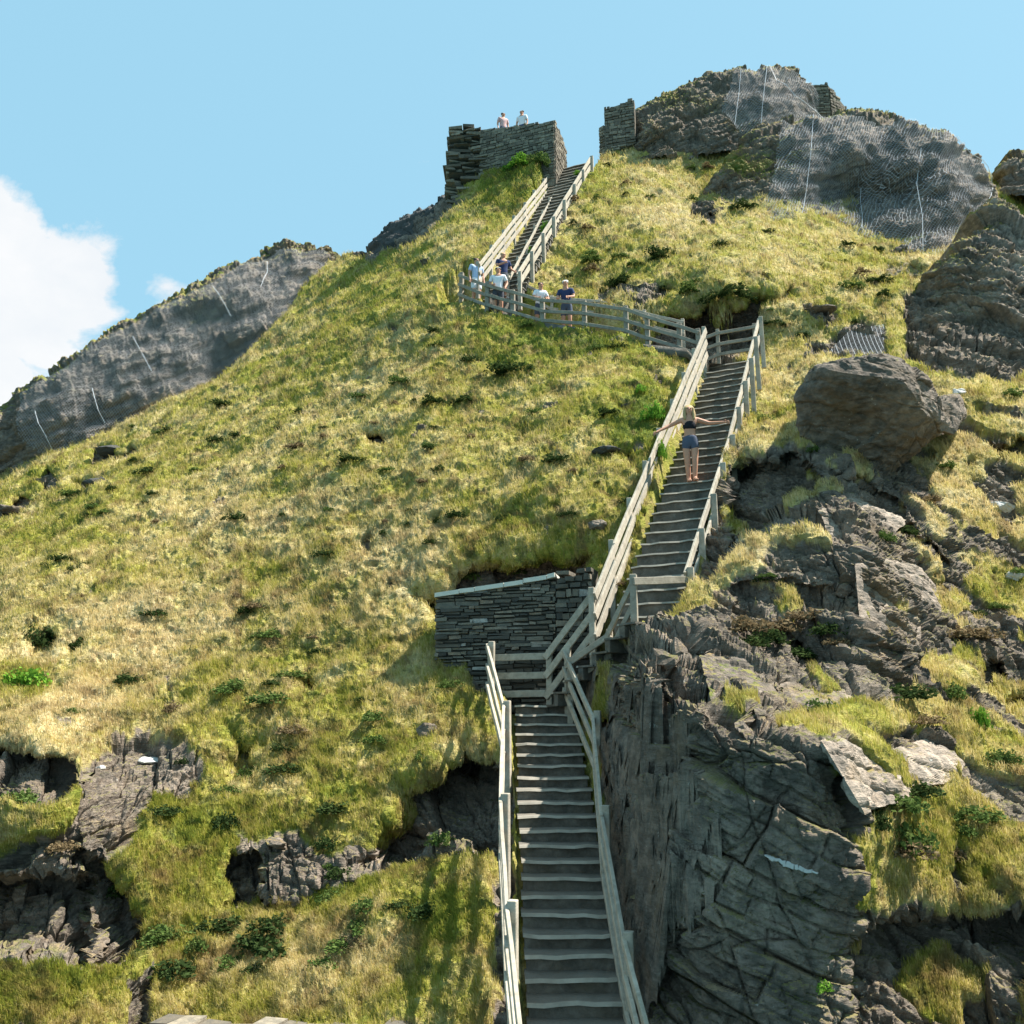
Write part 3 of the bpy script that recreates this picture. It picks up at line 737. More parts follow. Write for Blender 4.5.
SLABR = mat_rock(1.55, 'pale_slab_rock')  # paler variant of the rock colour for the ledge slabs
for k, (lb, pp) in enumerate([
  ('large pale slanting slab in the middle of the right hand ledges', [(856,566,13.3),(862,658,12.2),(915,566,14.5),(948,624,14.2),(905,655,13.0),(880,560,14.2),(862,600,15.5),(945,600,16),(900,650,15)]),
  ('pale tilted slab at the top right corner of the shaded cliff', [(822,742,8.8),(842,733,10.8),(905,756,10.6),(908,800,9.7),(864,812,8.6),(842,775,8.7),(830,742,11.5),(900,800,11.5)]),
  ('pale lichen covered slab between the shaded cliff top and the right turf', [(880,755,10.2),(925,742,11.2),(962,762,11),(955,782,10.6),(900,790,9.9),(900,760,12),(950,780,12)]),
  ('long pale ledge slab under the large slanting slab', [(840,668,12.2),(900,664,12.9),(975,690,13),(968,702,12.6),(880,690,11.9),(845,684,11.8),(880,670,14),(960,690,14)]),
  ('flat pale ledge rock below the boulder', [(820,512,15.1),(850,500,16),(905,520,16),(880,545,15),(835,545,14.7),(860,520,17)]),
  ('blocky grey ledge rock above the shaded cliff', [(700,655,11.6),(735,648,12.4),(775,662,12),(770,700,10.4),(712,702,10.2),(740,660,13)]),
  ('low stepped ledge rock right of the blocky one above the shaded cliff', [(780,672,11.8),(830,664,12.4),(860,690,11.6),(845,716,10.4),(790,706,10.5),(820,680,13)])]):
    r_ = hull_rock('ledge_rock', [U(*p) for p in pp], SLABR if k < 5 else M['rock'], 5, .03, 60 + k, k=1.6)
    tag(r_, lb, 'rock', 'slabs in the right hand ledges')
def loose_rock(px, py, wpx, hpx, label, mat='rock', group='loose rocks lying on the slope', cat='rock', seed=0):
    p, n = ground(px, py); d = p.length
    w = wpx / F * d / 2; h = hpx / F * d / 2
    rr = random.Random(seed + px)
    pts = []
    for k in range(16):
        a = rr.uniform(0, 2 * math.pi); b = math.asin(rr.uniform(-.9, .9))
        pts.append(p + Vector((w * math.cos(a) * math.cos(b) * rr.uniform(.8, 1.1), w * .8 * math.sin(a) * math.cos(b), h * math.sin(b) * rr.uniform(.8, 1.1))) + Vector((0, -.02, h * .25)))
    o = hull_rock('rock', pts, M[mat], 3, .018, seed + 5, k=2)
    return tag(o, label, cat, group)
ROCKL = [(1000,508,24,12,'pale flat boulder stone on the right slope below the boulder','white'),(598,533,18,10,'pale half buried rock beside the middle stairs','rock'),
 (1012,582,18,12,'white slab stone at the right edge of the photo','white'),(152,747,26,8,'white quartz slab topping the bottom left outcrop','white'),
 (104,758,10,6,'small white stone left on the bottom left outcrop','white'),(310,700,12,6,'white stone in the dark hollow of the grass','white'),
 (430,742,22,16,'grey rock poking out of grass left of the lower stairs','rock'),(378,441,26,12,'dark rock in the middle of the upper left slope','dark'),
 (626,413,20,8,'small dark rock left of the woman','dark'),(622,312,26,10,'blue grey rock behind the landing fence','rock'),
 (668,326,16,10,'grey rock at the foot of the cutting behind the fence','rock'),(700,215,26,10,'flat pale rock in the slope under the dark crag','rock'),
 (818,320,34,9,'long flat pale rock left above the boulder','rock'),(957,400,14,8,'white stone on the turf right of the boulder','white'),
 (46,484,26,10,'grey rock below the left crag, nearest the left edge but one','rock'),(98,490,26,12,'dark split rock below the left crag','dark'),(14,512,30,14,'grey rock at the left edge below the crag','rock'),
 (112,456,40,12,'wide dark rock row just under the left crag','dark'),(470,760,18,12,'pale stone near the railing shadow by the lower stairs','rock'),
 (280,842,40,10,'slaty slab capping the lower middle outcrop','rock'),(605,462,30,10,'dark rock against the left railing of the middle flight','dark'),
 (20,905,14,30,'tall pale slab leaning in the bottom left outcrop','rock')]
for k, (x, y, w, h, lb, mt) in enumerate(ROCKL):
    loose_rock(x, y, w, h, lb, mt, seed=k * 7)

def quartz_vein():
    mb = MB(); rr = random.Random(3); prev = None
    for i in range(13):
        x = 766 + i * 4.2; y = 854 + i * 1.15 + rr.uniform(-1, 1)
        p, n = ground(x, y); p = p + Vector((0, -.015, 0))
        if prev is not None: mb.beam(prev, p, .05, .05 * math.sin(math.pi * i / 13) * rr.uniform(.4, 1) + .008)
        prev = p
    o = mb.build('quartz_vein', M['white'], None, prev, bevel=.004); o.location = prev
    tag(o, 'thin pale quartz streak in the shaded cliff face', 'rock vein')
quartz_vein()
# ------------------------------------------------------------------ nets
def net(name, label, source, poly, off=.10, seams=()):
    PX, PY, P, n, base = source
    st = 3
    X = PX[::st, ::st]; Y = PY[::st, ::st]; B = base[::st, ::st]; R = P[::st, ::st].copy(); N = n[::st, ::st]
    # drape: hang on the outermost rock, bridging the hollows
    h = ((R - B) * N).sum(-1)
    for _ in range(7):
        e = np.pad(h, 1, mode='edge')
        nb = np.maximum.reduce([e[:-2, 1:-1], e[2:, 1:-1], e[1:-1, :-2], e[1:-1, 2:]])
        h = np.maximum(h, nb - .09)
    for _ in range(3):
        e = np.pad(h, 1, mode='edge'); h = np.maximum(h, (e[:-2, 1:-1] + e[2:, 1:-1] + e[1:-1, :-2] + e[1:-1, 2:]) / 4)
    Q = B + N * (h + off)[..., None]
    msk = sdf(poly, X, Y) > 0
    root = empty('rock_netting', Q[msk].mean(0), label, 'netting')
    V = Q - np.array(root.location)
    grid_mesh('wire_mesh', V, M['net'], None, root, mask=msk)
    loc = np.array(root.location)
    for s in seams:
        mb = MB(); pts = []
        for (a, b) in zip(s[:-1], s[1:]):
            for t in np.linspace(0, 1, 4)[:-1]:
                pts.append((a[0] + (b[0] - a[0]) * t, a[1] + (b[1] - a[1]) * t))
        pts.append(s[-1]); w = []
        for (x, y) in pts:
            k = np.argmin((X - x) ** 2 + (Y - y) ** 2); w.append(Vector(Q.reshape(-1, 3)[k] - loc) + Vector((0, -.05, 0)))
        for a, b in zip(w[:-1], w[1:]):
            if (b - a).length > .02: mb.beam(a, b, .014, .014)
        mb.build('cable', M['wire'], root)
net('n', 'wire netting draped over the long left crag', LC,
    [(20,398),(60,370),(120,335),(180,303),(240,268),(285,250),(325,254),(338,268),(320,300),(270,340),(200,400),(120,450),(60,470),(20,440)],
    .1, [[(40,414),(52,450)],[(92,390),(104,425)],[(135,340),(152,372)],[(215,290),(232,318)],[(268,262),(262,290)]])
net('n', 'wire netting over the highest domed crag', TC, [(735,72),(765,69),(798,77),(812,95),(830,122),(830,136),(740,136),(720,110)], .1,
    [[(765,72),(760,130)],[(768,72),(790,100),(826,122)],[(740,75),(735,128)]])
net('n', 'wire netting hanging over the broad dark crag beside its light right edge', RC,
    [(780,126),(850,122),(900,126),(950,140),(985,178),(990,190),(972,225),(950,262),(915,268),(900,250),(850,244),(745,240),(770,190)], .12,
    [[(812,122),(798,235)],[(862,190),(862,240)],[(921,150),(922,262)],[(990,190),(972,226),(952,262)],[(952,142),(975,165),(990,190)]])

# small net beside the boulder, pegged to the turf
def flat_net():
    xs = np.linspace(828, 884, 40); tt = np.linspace(0, 1, 26)[:, None]
    yb = 362 + 0 * xs; yt = np.interp(xs, [828, 850, 884], [352, 330, 324])
    PY = yb + (yt - yb) * tt; PX = np.broadcast_to(xs, PY.shape)
    P = Ua(PX, PY, hill_d(PX, PY) - .25)
    root = empty('rock_netting', P.mean((0, 1)), 'small torn piece of wire netting just above the big boulder', 'netting')
    grid_mesh('wire_mesh', P - np.array(root.location), M['net'], None, root)
flat_net()

# ------------------------------------------------------------------ shrubs
def shrub_mesh(mat, n=260, seed=1, spiky=False):
    r = np.random.default_rng(seed)
    dirv = r.normal(size=(n, 3)); dirv /= np.linalg.norm(dirv, axis=1)[:, None]; dirv[:, 2] = np.abs(dirv[:, 2]) * .9 - .15
    rad = r.uniform(.35, 1, n) ** .6 * (1 + .35 * np.sin(3 * np.arctan2(dirv[:, 1], dirv[:, 0]) + seed))
    c = dirv * rad[:, None] * np.array([1, .8, .75])
    s = r.uniform(.06, .14, n)
    a = r.normal(size=(n, 3)); a /= np.linalg.norm(a, axis=1)[:, None]
    b = np.cross(a, r.normal(size=(n, 3))); b /= np.linalg.norm(b, axis=1)[:, None]
    if spiky: a = dirv + r.normal(size=(n, 3)) * .3; b *= .3; s *= 2
    V = np.stack([c - a * s[:, None], c + b * (s * .6)[:, None], c + a * s[:, None], c - b * (s * .6)[:, None]], 1).reshape(-1, 3)
    k = np.arange(n) * 4
    Q = np.stack([k, k + 1, k + 2, k + 3], -1)
    o = raw_mesh('tmp', V, Q, mat); me = o.data; bpy.data.objects.remove(o); return me
SM = {m: [shrub_mesh(M[m], 620, s) for s in (1, 2, 3)] for m in ('leaf1', 'leaf2', 'leaf3', 'leaf4')}
def shrub(px, py, wpx, hpx, m, label, group):
    p, n = ground(px, py); d = p.length
    o = bpy.data.objects.new('shrub', random.choice(SM[m])); COL.objects.link(o)
    w = wpx / F * d / 2; h = max(hpx / F * d / 1.3, w * .55)
    o.location = p + Vector((0, 0, h * .1)); o.scale = (w, w * .9, h); o.rotation_euler = (0, 0, random.uniform(0, 6.28))
    return tag(o, label, 'shrub', group)
BIG = [(30,690,40,26,'leaf3','bright green leafy shrub at the far left edge'),(42,650,34,34,'leaf1','tall dark shrub in a hollow above the bright green one at far left'),(78,652,34,22,'leaf1','dark low shrub trailing right of the tall left hollow shrub'),
 (245,752,40,26,'leaf1','dark shrub in the hollow above the lower middle outcrop'),(252,790,36,24,'leaf2','green shrub below the dark hollow on the lower slope'),(225,835,26,22,'leaf1','dark shrub at the left end of the lower middle outcrop'),
 (330,855,30,18,'leaf1','dark green shrub topping the lower middle outcrop'),(300,690,30,20,'leaf1','round dark shrub in the grass hollow left of the lower stairs'),
 (340,880,30,16,'leaf1','low shrub at the right end of the lower middle outcrop'),(455,765,34,40,'leaf4','reddish brown bush overhanging the dark rock by the lower stairs'),
 (428,605,22,32,'leaf1','dark bush at the left end of the stone wall'),(468,585,30,18,'leaf2','green bush on top of the stone wall'),(556,560,34,20,'leaf1','dark bush above the right end of the stone wall'),(520,572,24,12,'leaf2','small green tuft bush on the wall coping'),
 (510,375,46,20,'leaf1','dark spreading shrub patch below the landing fence'),(400,388,30,14,'leaf2','grey green shrub left of the spreading dark patch'),(600,352,20,10,'leaf2','small green shrub below the landing fence post'),
 (436,556,18,10,'leaf1','small dark shrub above the wall'),(398,410,18,8,'leaf4','brown heather tuft on the upper left slope'),(540,160,26,20,'leaf2','green bush against the foot of the ruin wall'),(520,172,34,16,'leaf3','bright green bush under the ruin wall'),(497,160,20,22,'leaf2','ivy bush between the slate stack and the ruin wall'),
 (580,172,16,8,'leaf3','bright tuft at the head of the upper stairs'),(546,235,12,22,'leaf3','bright green weed growing on the upper stairs'),(530,255,12,14,'leaf3','leafy weed low on the upper stairs'),
 (760,190,30,14,'leaf2','green shrub under the dark crag'),(740,215,34,10,'leaf1','dark shrub at the foot of the dark crag'),(620,290,30,14,'leaf1','dark shrub above the landing path'),(590,262,40,16,'leaf2','grey green shrub above the landing right of the upper stairs'),(660,262,30,14,'leaf1','dark shrub on the slope right of the upper stairs'),
 (730,302,50,16,'leaf1','dark overhanging shrub above the cutting'),(690,300,40,16,'leaf2','green shrub above the cutting behind the fence'),(850,295,30,10,'leaf2','grey green shrub in the upper right meadow'),(880,286,30,10,'leaf1','dark shrub left of the right cliff'),
 (812,456,16,10,'leaf2','blue green cushion plant on the ledge left of the boulder'),(945,473,24,12,'leaf2','blue green cushion plant beneath the boulder'),(1005,402,30,8,'leaf2','low green cushion plant at the right edge'),(885,540,22,16,'leaf2','cushion plant above the big pale slab'),
 (840,660,26,12,'leaf4','brown heather below the big pale slab'),(900,850,50,40,'leaf2','large green shrub right of the shaded cliff top'),(870,830,30,26,'leaf1','dark green shrub at the shaded cliff edge'),(950,700,34,22,'leaf2','green shrub on the right turf slope'),(1000,770,34,20,'leaf2','green shrub at the lower right edge'),(980,730,20,30,'leaf3','bright grassy tuft on the lower right slope'),(960,860,40,20,'leaf4','brown heather patch at the lower right'),
 (820,990,20,14,'leaf3','bright moss cushion low on the shaded cliff'),(655,430,26,30,'leaf3','bright green bracken beside the left railing of the middle flight'),(662,462,16,30,'leaf3','bright green bracken by the woman'),(640,400,20,16,'leaf3','bright bracken further up beside the middle railing'),
 (765,420,20,12,'leaf2','green shrub right of the middle railing'),(620,590,20,10,'leaf4','brown tuft at the foot of the middle flight'),(655,604,26,10,'leaf4','reddish plants on the rock right of the lowest middle steps'),
 (20,805,40,20,'leaf2','green tuft capping the bottom left outcrop'),(60,850,30,14,'leaf4','brown tuft on the bottom left outcrop'),(120,890,30,20,'leaf1','dark bush in the bottom left gully'),(165,945,40,18,'leaf2','grass bush at the rim of the bottom left gully'),(380,930,40,20,'leaf2','leafy weeds in the lower meadow'),(330,985,30,12,'leaf2','weeds just above the bottom kerb wall')]
for x, y, w, h, m, lb in BIG: shrub(x, y, w, h, m, lb, 'shrubs rooted on the hillside')
ZN = [((30,560,330,720),26,'heather tuft on the straw coloured lower left slope'),((60,400,420,540),44,'heather tuft on the upper left slope under the crag'),
      ((420,330,640,540),26,'heather tuft on the slope between the stone wall and the landing fence'),((560,150,720,290),24,'heather tuft on the slope right of the upper stairs'),
      ((760,220,920,340),18,'heather tuft on the meadow above the boulder'),((150,700,460,1000),28,'heather tuft on the slope left of the lower stairs'),
      ((870,500,1020,900),14,'heather tuft on the rocky slope at the right edge'),((700,560,860,720),12,'heather tuft on the layered ledges above the shaded cliff')]
for (x0, y0, x1, y1), n, lb in ZN:
    k = 0; tries = 0
    while k < n and tries < 900:
        tries += 1
        x = random.uniform(x0, x1); y = random.uniform(y0, y1)
        if y < np.interp(x, SIL[:, 0], SIL[:, 1]) + 14: continue
        if sdf([(480,640),(640,560),(700,330),(780,330),(720,600),(640,700),(700,1040),(490,1040)], np.array([x]), np.array([y]))[0] > 0: continue
        p, _ = ground(x, y); s = random.uniform(.22, .62) * F / p.length
        shrub(x, y, s * random.uniform(.9, 1.6), s * random.uniform(.4, .7), random.choice(['leaf1', 'leaf2', 'leaf4', 'leaf1']), lb, lb + 's'); k += 1

# ------------------------------------------------------------------ stairs
def stairs(label, a, b, W, n, wobble=.022, head=True, nose=.05):
    a = Vector(a); b = Vector(b); root = empty('staircase', a, label, 'stairs')
    d = b - a; run = Vector((d.x, d.y, 0)); rl = run.length / n; f = run.normalized(); s = Vector((f.y, -f.x, 0)); rz = d.z / n
    for i in range(n + 1):
        c = a + run * (i / n) + Vector((0, 0, rz * i)) - a
        mb = MB(); mt = MB()
        z0 = c.z - rz - .02; th = .032
        w = W / 2 + random.uniform(-.01, .02)
        fr = c - f * nose + s * 0; yaw_ = random.uniform(-.02, .02)
        # riser stone
        mb.box(Vector((c.x, c.y, z0)) - s * (w - .02) , s * 2 * (w - .02), f * .12, Vector((0, 0, rz + .02 - th)), .004)
        # tread: five plates worn unevenly along the front edge
        m = 6; prev = None
        offs = [(random.uniform(-wobble, wobble), random.uniform(-.014, .008)) for _ in range(m + 1)]
        V0 = []
        base = len(mt.v); mn = MB(); nz_ = []
        for q in range(m + 1):
            e = -w + 2 * w * q / m
            fx, fz = offs[q]
            p0 = fr + s * e + f * (fx + yaw_ * e) + Vector((0, 0, fz)); p1 = c + s * e + f * (rl + .06) + Vector((0, 0, fz * .3 + .004))
            mn.v.extend([]); nz_.append((p0 + f * .018, p0))
            p0 = p0 + f * .055
            for p in (p0, p1, p1 - Vector((0, 0, th)), p0 - Vector((0, 0, th))): mt.v.append(tuple(p))
        for q in range(m):
            k = base + 4 * q
            for z in range(4): mt.f.append((k + z, k + (z + 1) % 4, k + 4 + (z + 1) % 4, k + 4 + z))
        mt.f.append((base, base + 1, base + 2, base + 3)); k = base + 4 * m; mt.f.append((k + 3, k + 2, k + 1, k))
        so_ = mb.build('step', M['step'], root); mt.build('tread', M['step'], so_)
        for q, (a_, b_) in enumerate(nz_):
            for p in (a_, a_ + f * .038, a_ + f * .038 - Vector((0, 0, th)), b_ - Vector((0, 0, th))): mn.v.append(tuple(p))
            if q < m:
                k = 4 * q
                for z in range(4): mn.f.append((k + z, k + (z + 1) % 4, k + 4 + (z + 1) % 4, k + 4 + z))
        mn.f.append((0, 1, 2, 3)); mn.f.append((4 * m + 3, 4 * m + 2, 4 * m + 1, 4 * m))
        mn.build('nosing', M['tread'], so_)  # pale strip: sunlit front edges of worn treads put into the colour
    return root, f, s
def stair_frame(a, b):
    d = Vector(b) - Vector(a); f = Vector((d.x, d.y, 0)).normalized(); return f, Vector((f.y, -f.x, 0))

def railing(label, pts, h=1.0, nr=3, post=.10, plank=.13, wood='wood', lift=None, start=.0, group=None, over=.08, width=.045, off=(0, 0, 0)):
    """pts: post foot points. Every post and every rail of every bay is a part of its own"""
    root = empty('timber_railing', pts[0], label, 'railing', group)
    o = Vector(pts[0]); loc = [Vector(p) - o for p in pts]
    for i, p in enumerate(loc):
        mb = MB(); j = Vector((random.uniform(-.02, .02), random.uniform(-.02, .02), 0))
        mb.beam(p - Vector((0, 0, .35)), p + j + Vector((0, 0, h + over)), post, post, Vector((.3, 1, 0)))
        mb.build('post', M[wood], root, bevel=.008)
    for i in range(len(loc) - 1):
        a, b = loc[i], loc[i + 1]
        d = (b - a).normalized(); s = Vector((d.y, -d.x, 0)).normalized() * (post / 2 + width / 2 - .005)
        sd = s if off == (0, 0, 0) else Vector(off)
        for k in range(nr):
            z = h - .04 - k * (h * .33 if nr > 2 else h * .42)
            mb = MB(); jz = random.uniform(-.02, .02)
            mb.beam(a + sd + Vector((0, 0, z + jz)) - d * .06, b + sd + Vector((0, 0, z + jz * .4)) + d * .06, width, plank, Vector((0, 0, 1)), 3, .006)
            mb.build('rail', M[wood], root, bevel=.006)
    return root

fA, sA = stair_frame(A0, A1); 
stairs('lower flight of slate steps climbing from the bottom of the photo', A00, A1, 1.06, 27)
fB, sB = stair_frame(B0, B1)
stairs('middle flight of steps with the woman standing on it', B0, B1, 1.12, 29)
fC, sC = stair_frame(C0, C1)
stairs('upper flight of steps rising to the ruin', C0, C1, 1.35, 34)
stairs('short turning flight joining the lower and middle stairs', A1 + Vector((.35, .35, .0)), B0 - fB * .25 - Vector((0, 0, .18)), 1.0, 6)
# landings
def slab(name, label, quad, th=.12, mat='step'):
    mb = MB(); q = [Vector(p) for p in quad]; o = q[0]
    mb.hexa([p - Vector((0, 0, th)) for p in q] + q)
    ob = mb.build(name, M[mat], None, o, bevel=.01); ob.location = o
    return tag(ob, label, 'landing')
LA = A1 + Vector((0, 0, -.004))
slab('stair_landing', 'small slate landing at the head of the lower flight', [LA + Vector((-.6, .26, 0)), LA + Vector((.75, .26, 0)), LA + Vector((.95, 1.3, 0)), LA + Vector((-.6, 1.3, 0))])
def path_strip():
    V = []; Q = []
    for i, p in enumerate(Pp):
        p = Vector(p); d = (Vector(Pp[min(i + 1, len(Pp) - 1)]) - Vector(Pp[max(i - 1, 0)])); s = Vector((d.y, -d.x, 0)).normalized()
        V += [tuple(p - s * .55), tuple(p + s * .55), tuple(p + s * .55 - Vector((0, 0, .25))), tuple(p - s * .55 - Vector((0, 0, .25)))]
    for i in range(len(Pp) - 1):
        for k in range(4): Q.append((4 * i + k, 4 * i + (k + 1) % 4, 4 * i + 4 + (k + 1) % 4, 4 * i + 4 + k))
    o = raw_mesh('footpath', np.array(V), np.array(Q), M['step']); tag(o, kind='structure')
path_strip()

def along(a, b, s, off, n, h0=0.0, t0=0.0, t1=1.0):
    return [Vector(a) + (Vector(b) - Vector(a)) * (t0 + (t1 - t0) * i / (n - 1)) + s * off + Vector((0, 0, h0)) for i in range(n)]
# lower flight railings (they splay a little towards the bottom)
def px_post(px, py, d, h=1.0): return U(px, py, d) - Vector((0, 0, h))
railing('left railing of the lower flight, sunlit', [px_post(491,646,15.9), px_post(508,706,13.7), px_post(506,800,11.1), px_post(513,908,9.4), px_post(530,1050,7.8)], 1.0, 3, .10, .10)
railing('right railing of the lower flight, mostly in the cliff shade', [px_post(567,650,15.7), px_post(597,716,13.5), px_post(606,812,11.2), px_post(630,940,9.3), px_post(662,1060,7.9)], 1.0, 3, .10, .10, off=(-.06, 0, 0))
railing('short fence closing the back of the lower landing', [px_post(491,655,16.1), px_post(549,654,16.1)], 1.0, 3, .10, .12)
railing('sloping fence beside the turning steps below the middle flight', [px_post(549,654,16.0), px_post(592,596,15.7)], 1.0, 3, .10, .12)
railing('inner fence between the lower landing and the middle flight', [px_post(570,650,15.4), px_post(610,628,14.9, .9), px_post(634,604,14.5, .5)], .8, 2, .10, .10, 'wood_shade')
railing('low rail at the right foot of the middle flight', [px_post(634,604,14.4,.5), px_post(690,572,15.2,1.0)], .9, 1, .11, .12, 'wood_shade')
# middle flight railings
def lerp(a, b, t): return a + (b - a) * t
def px_line(tops, n, h):
    """posts spaced evenly along a run given by rail-top points"""
    P = [U(*t) for t in tops]; out = []
    L = [0]
    for a, b in zip(P[:-1], P[1:]): L.append(L[-1] + (b - a).length)
    for i in range(n):
        s = L[-1] * i / (n - 1)
        k = max(j for j in range(len(P) - 1) if L[j] <= s + 1e-6); t = (s - L[k]) / (L[k + 1] - L[k])
        out.append(P[k].lerp(P[k + 1], min(t, 1)) - Vector((0, 0, h)))
    return out
railing('left railing of the middle flight, bleached planks', px_line([(592,592,15.5),(646,462,18.9),(703,330,24.3)], 9, 1.05), 1.05, 3, .10, .15)
railing('right railing of the middle flight, bleached planks', px_line([(690,572,15.1),(732,440,18.9),(761,320,23.6)], 10, 1.0), 1.0, 2, .11, .13, off=(-.07, 0, 0))
railing('back fence across the head of the middle flight', [U(703,372,24.9), U(719,366,24.9), U(756,360,24.8)], 1.0, 3, .10, .09, 'wood_shade')
# landing fence with the visitors
FE = [(461,303,29.6),(487,314,28.2),(513,322,27.7),(543,331,27.2),(585,334,26.5),(627,341,25.9),(648,349,25.5),(680,359,25.0),(700,366,24.6)]
railing('long fence along the upper landing where visitors lean', [U(*p) for p in FE], 1.0, 3, .13, .10, 'wood_shade')  # timber darkened here: backlit shade is put into its colour
railing('inner handrail on the hill side of the upper landing', [U(522,302,29.4) - Vector((0,0,.2)), U(552,318,28.7) - Vector((0,0,.2)), U(600,322,28.0) - Vector((0,0,.2)), U(645,334,27.0) - Vector((0,0,.2)), U(684,344,26.0) - Vector((0,0,.2))], .9, 2, .10, .09, 'wood')
# upper flight railings
railing('left railing of the upper flight, bleached planks', px_line([(478,264,29.3),(552,170,37.8)], 8, .9), .9, 3, .11, .125)
railing('right railing of the upper flight, bleached planks', px_line([(520,274,28.6),(556,216,32.8),(592,158,37.6)], 8, .9), .9, 2, .12, .16, off=(-.07, 0, 0))
railing('middle handrail dividing the upper flight', px_line([(508,276,29.0),(556,186,36.8)], 7, .85), .8, 1, .08, .10)

# ------------------------------------------------------------------ masonry
def stone_wall(name, label, a, b, bot_a, bot_b, top_a, top_b, thick, course, lmin, lmax, mat, cope=None, jag=0.0, seed=1, root=None, part='masonry', depth_j=.035, rag=0.0):
    """a,b: plan ends (Vector); heights at either end; coursed stones, each its own block, merged in one mesh"""
    rr = random.Random(seed)
    a = Vector((a.x, a.y, 0)); b = Vector((b.x, b.y, 0)); L = (b - a).length; d = (b - a) / L; n = Vector((-d.y, d.x, 0))
    mb = MB(); z = min(bot_a, bot_b)
    ztop = max(top_a, top_b)
    while z < ztop:
        h = course * rr.uniform(.7, 1.35)
        x = rr.uniform(-rag, rag * .2) if rag else 0
        xe = L + (rr.uniform(-rag * .2, rag) if rag else 0)
        while x < xe:
            l = min(rr.uniform(lmin, lmax), xe - x)
            t = (x + l / 2) / L; zb = bot_a + (bot_b - bot_a) * t; zt = top_a + (top_b - top_a) * t + rr.uniform(-jag, jag)
            if z >= zb - h and z + h * .6 <= zt and l > .02:
                pr = rr.uniform(0, depth_j)
                p = a + d * (x + .006) - n * pr + Vector((0, 0, z + .004 + .03 * math.sin(x * 2.1 + z * 5)))
                hh = min(h * rr.uniform(.72, 1.0), zt - z + .02) - .010
                mb.box(p, d * (l - rr.uniform(.01, .03)), n * (thick + pr), Vector((0, 0, hh)), .012)
            x += l
        z += h
    # mortar core
    c = .05
    mb.hexa([a + n * c + Vector((0, 0, bot_a - .1)), b + n * c + Vector((0, 0, bot_b - .1)), b + n * (thick - c) + Vector((0, 0, bot_b - .1)), a + n * (thick - c) + Vector((0, 0, bot_a - .1)),
             a + n * c + Vector((0, 0, top_a - .06)), b + n * c + Vector((0, 0, top_b - .06)), b + n * (thick - c) + Vector((0, 0, top_b - .06)), a + n * (thick - c) + Vector((0, 0, top_a - .06))])
    o0 = a + Vector((0, 0, bot_a))
    if root is None and cope is None:
        ob = mb.build(name, M[mat], None, o0); ob.location = o0; return tag(ob, label, 'wall')
    if root is None: root = empty(name, o0, label, 'wall')
    mb.build(part, M[mat], root, root.location)
    if cope:
        mc = MB(); x = 0
        while x < L:
            l = min(rr.uniform(.25, .6), L - x)
            zt = top_a + (top_b - top_a) * x / L; zt2 = top_a + (top_b - top_a) * (x + l) / L; jj = rr.uniform(-.025, .025); zt += jj; zt2 += jj + rr.uniform(-.02, .02)
            p = a + d * x - n * .10
            mc.hexa([p + Vector((0, 0, zt - .02)), p + d * (l - .01) + Vector((0, 0, zt2 - .02)), p + d * (l - .01) + n * (thick + .08) + Vector((0, 0, zt2 - .02)), p + n * (thick + .08) + Vector((0, 0, zt - .02)),
                     p + Vector((0, 0, zt + cope)), p + d * (l - .01) + Vector((0, 0, zt2 + cope)), p + d * (l - .01) + n * (thick + .08) + Vector((0, 0, zt2 + cope)), p + n * (thick + .08) + Vector((0, 0, zt + cope))])
            x += l
        mc.build('coping', M['cope'], root, root.location)
    return root
wl, wr = U(436, 597, 16.9), U(556, 577, 16.5)
bl, br = U(436, 640, 16.9).z - .7, U(556, 700, 16.5).z - .6
stone_wall('stone_retaining_wall', 'dry slate retaining wall behind the lower landing with sunlit sloping top', wl, wr, bl, br, wl.z, wr.z, .5, .07, .07, .5, 'wall', .06, 0, 3, depth_j=.07)
wr2 = U(592, 566, 16.3)
stone_wall('rubble_wall_end', 'rough rubble buttress between the slate wall and the middle railing', U(556.5, 577, 16.48), wr2, br, br, wr.z + .02, wr2.z - .05, .5, .12, .10, .3, 'wall', None, .12, 5, depth_j=.1)
# ruin block
ra, rb, rc = U(480, 128, 38.6), U(554, 120, 37.4), U(566, 128, 39.2)
rz0 = U(500, 170, 38.6).z
rt = empty('ruined_wall', Vector((ra.x, ra.y, rz0)), 'square masonry parapet of the ruin with two people behind it', 'ruin')
stone_wall('ruined_wall', '', ra, rb, rz0 - .4, rz0 - 1.4, ra.z, rb.z, .5, .12, .12, .4, 'ruin', None, .05, 7, rt, 'front_wall')
stone_wall('ruined_wall', '', rb + (rc - rb) * .02 + Vector((.02, 0, 0)), rc, rz0 - 1.6, rz0 - 1.6, rb.z - .02, rb.z - .15, .5, .12, .12, .3, 'ruin', None, .07, 8, rt, 'side_wall')
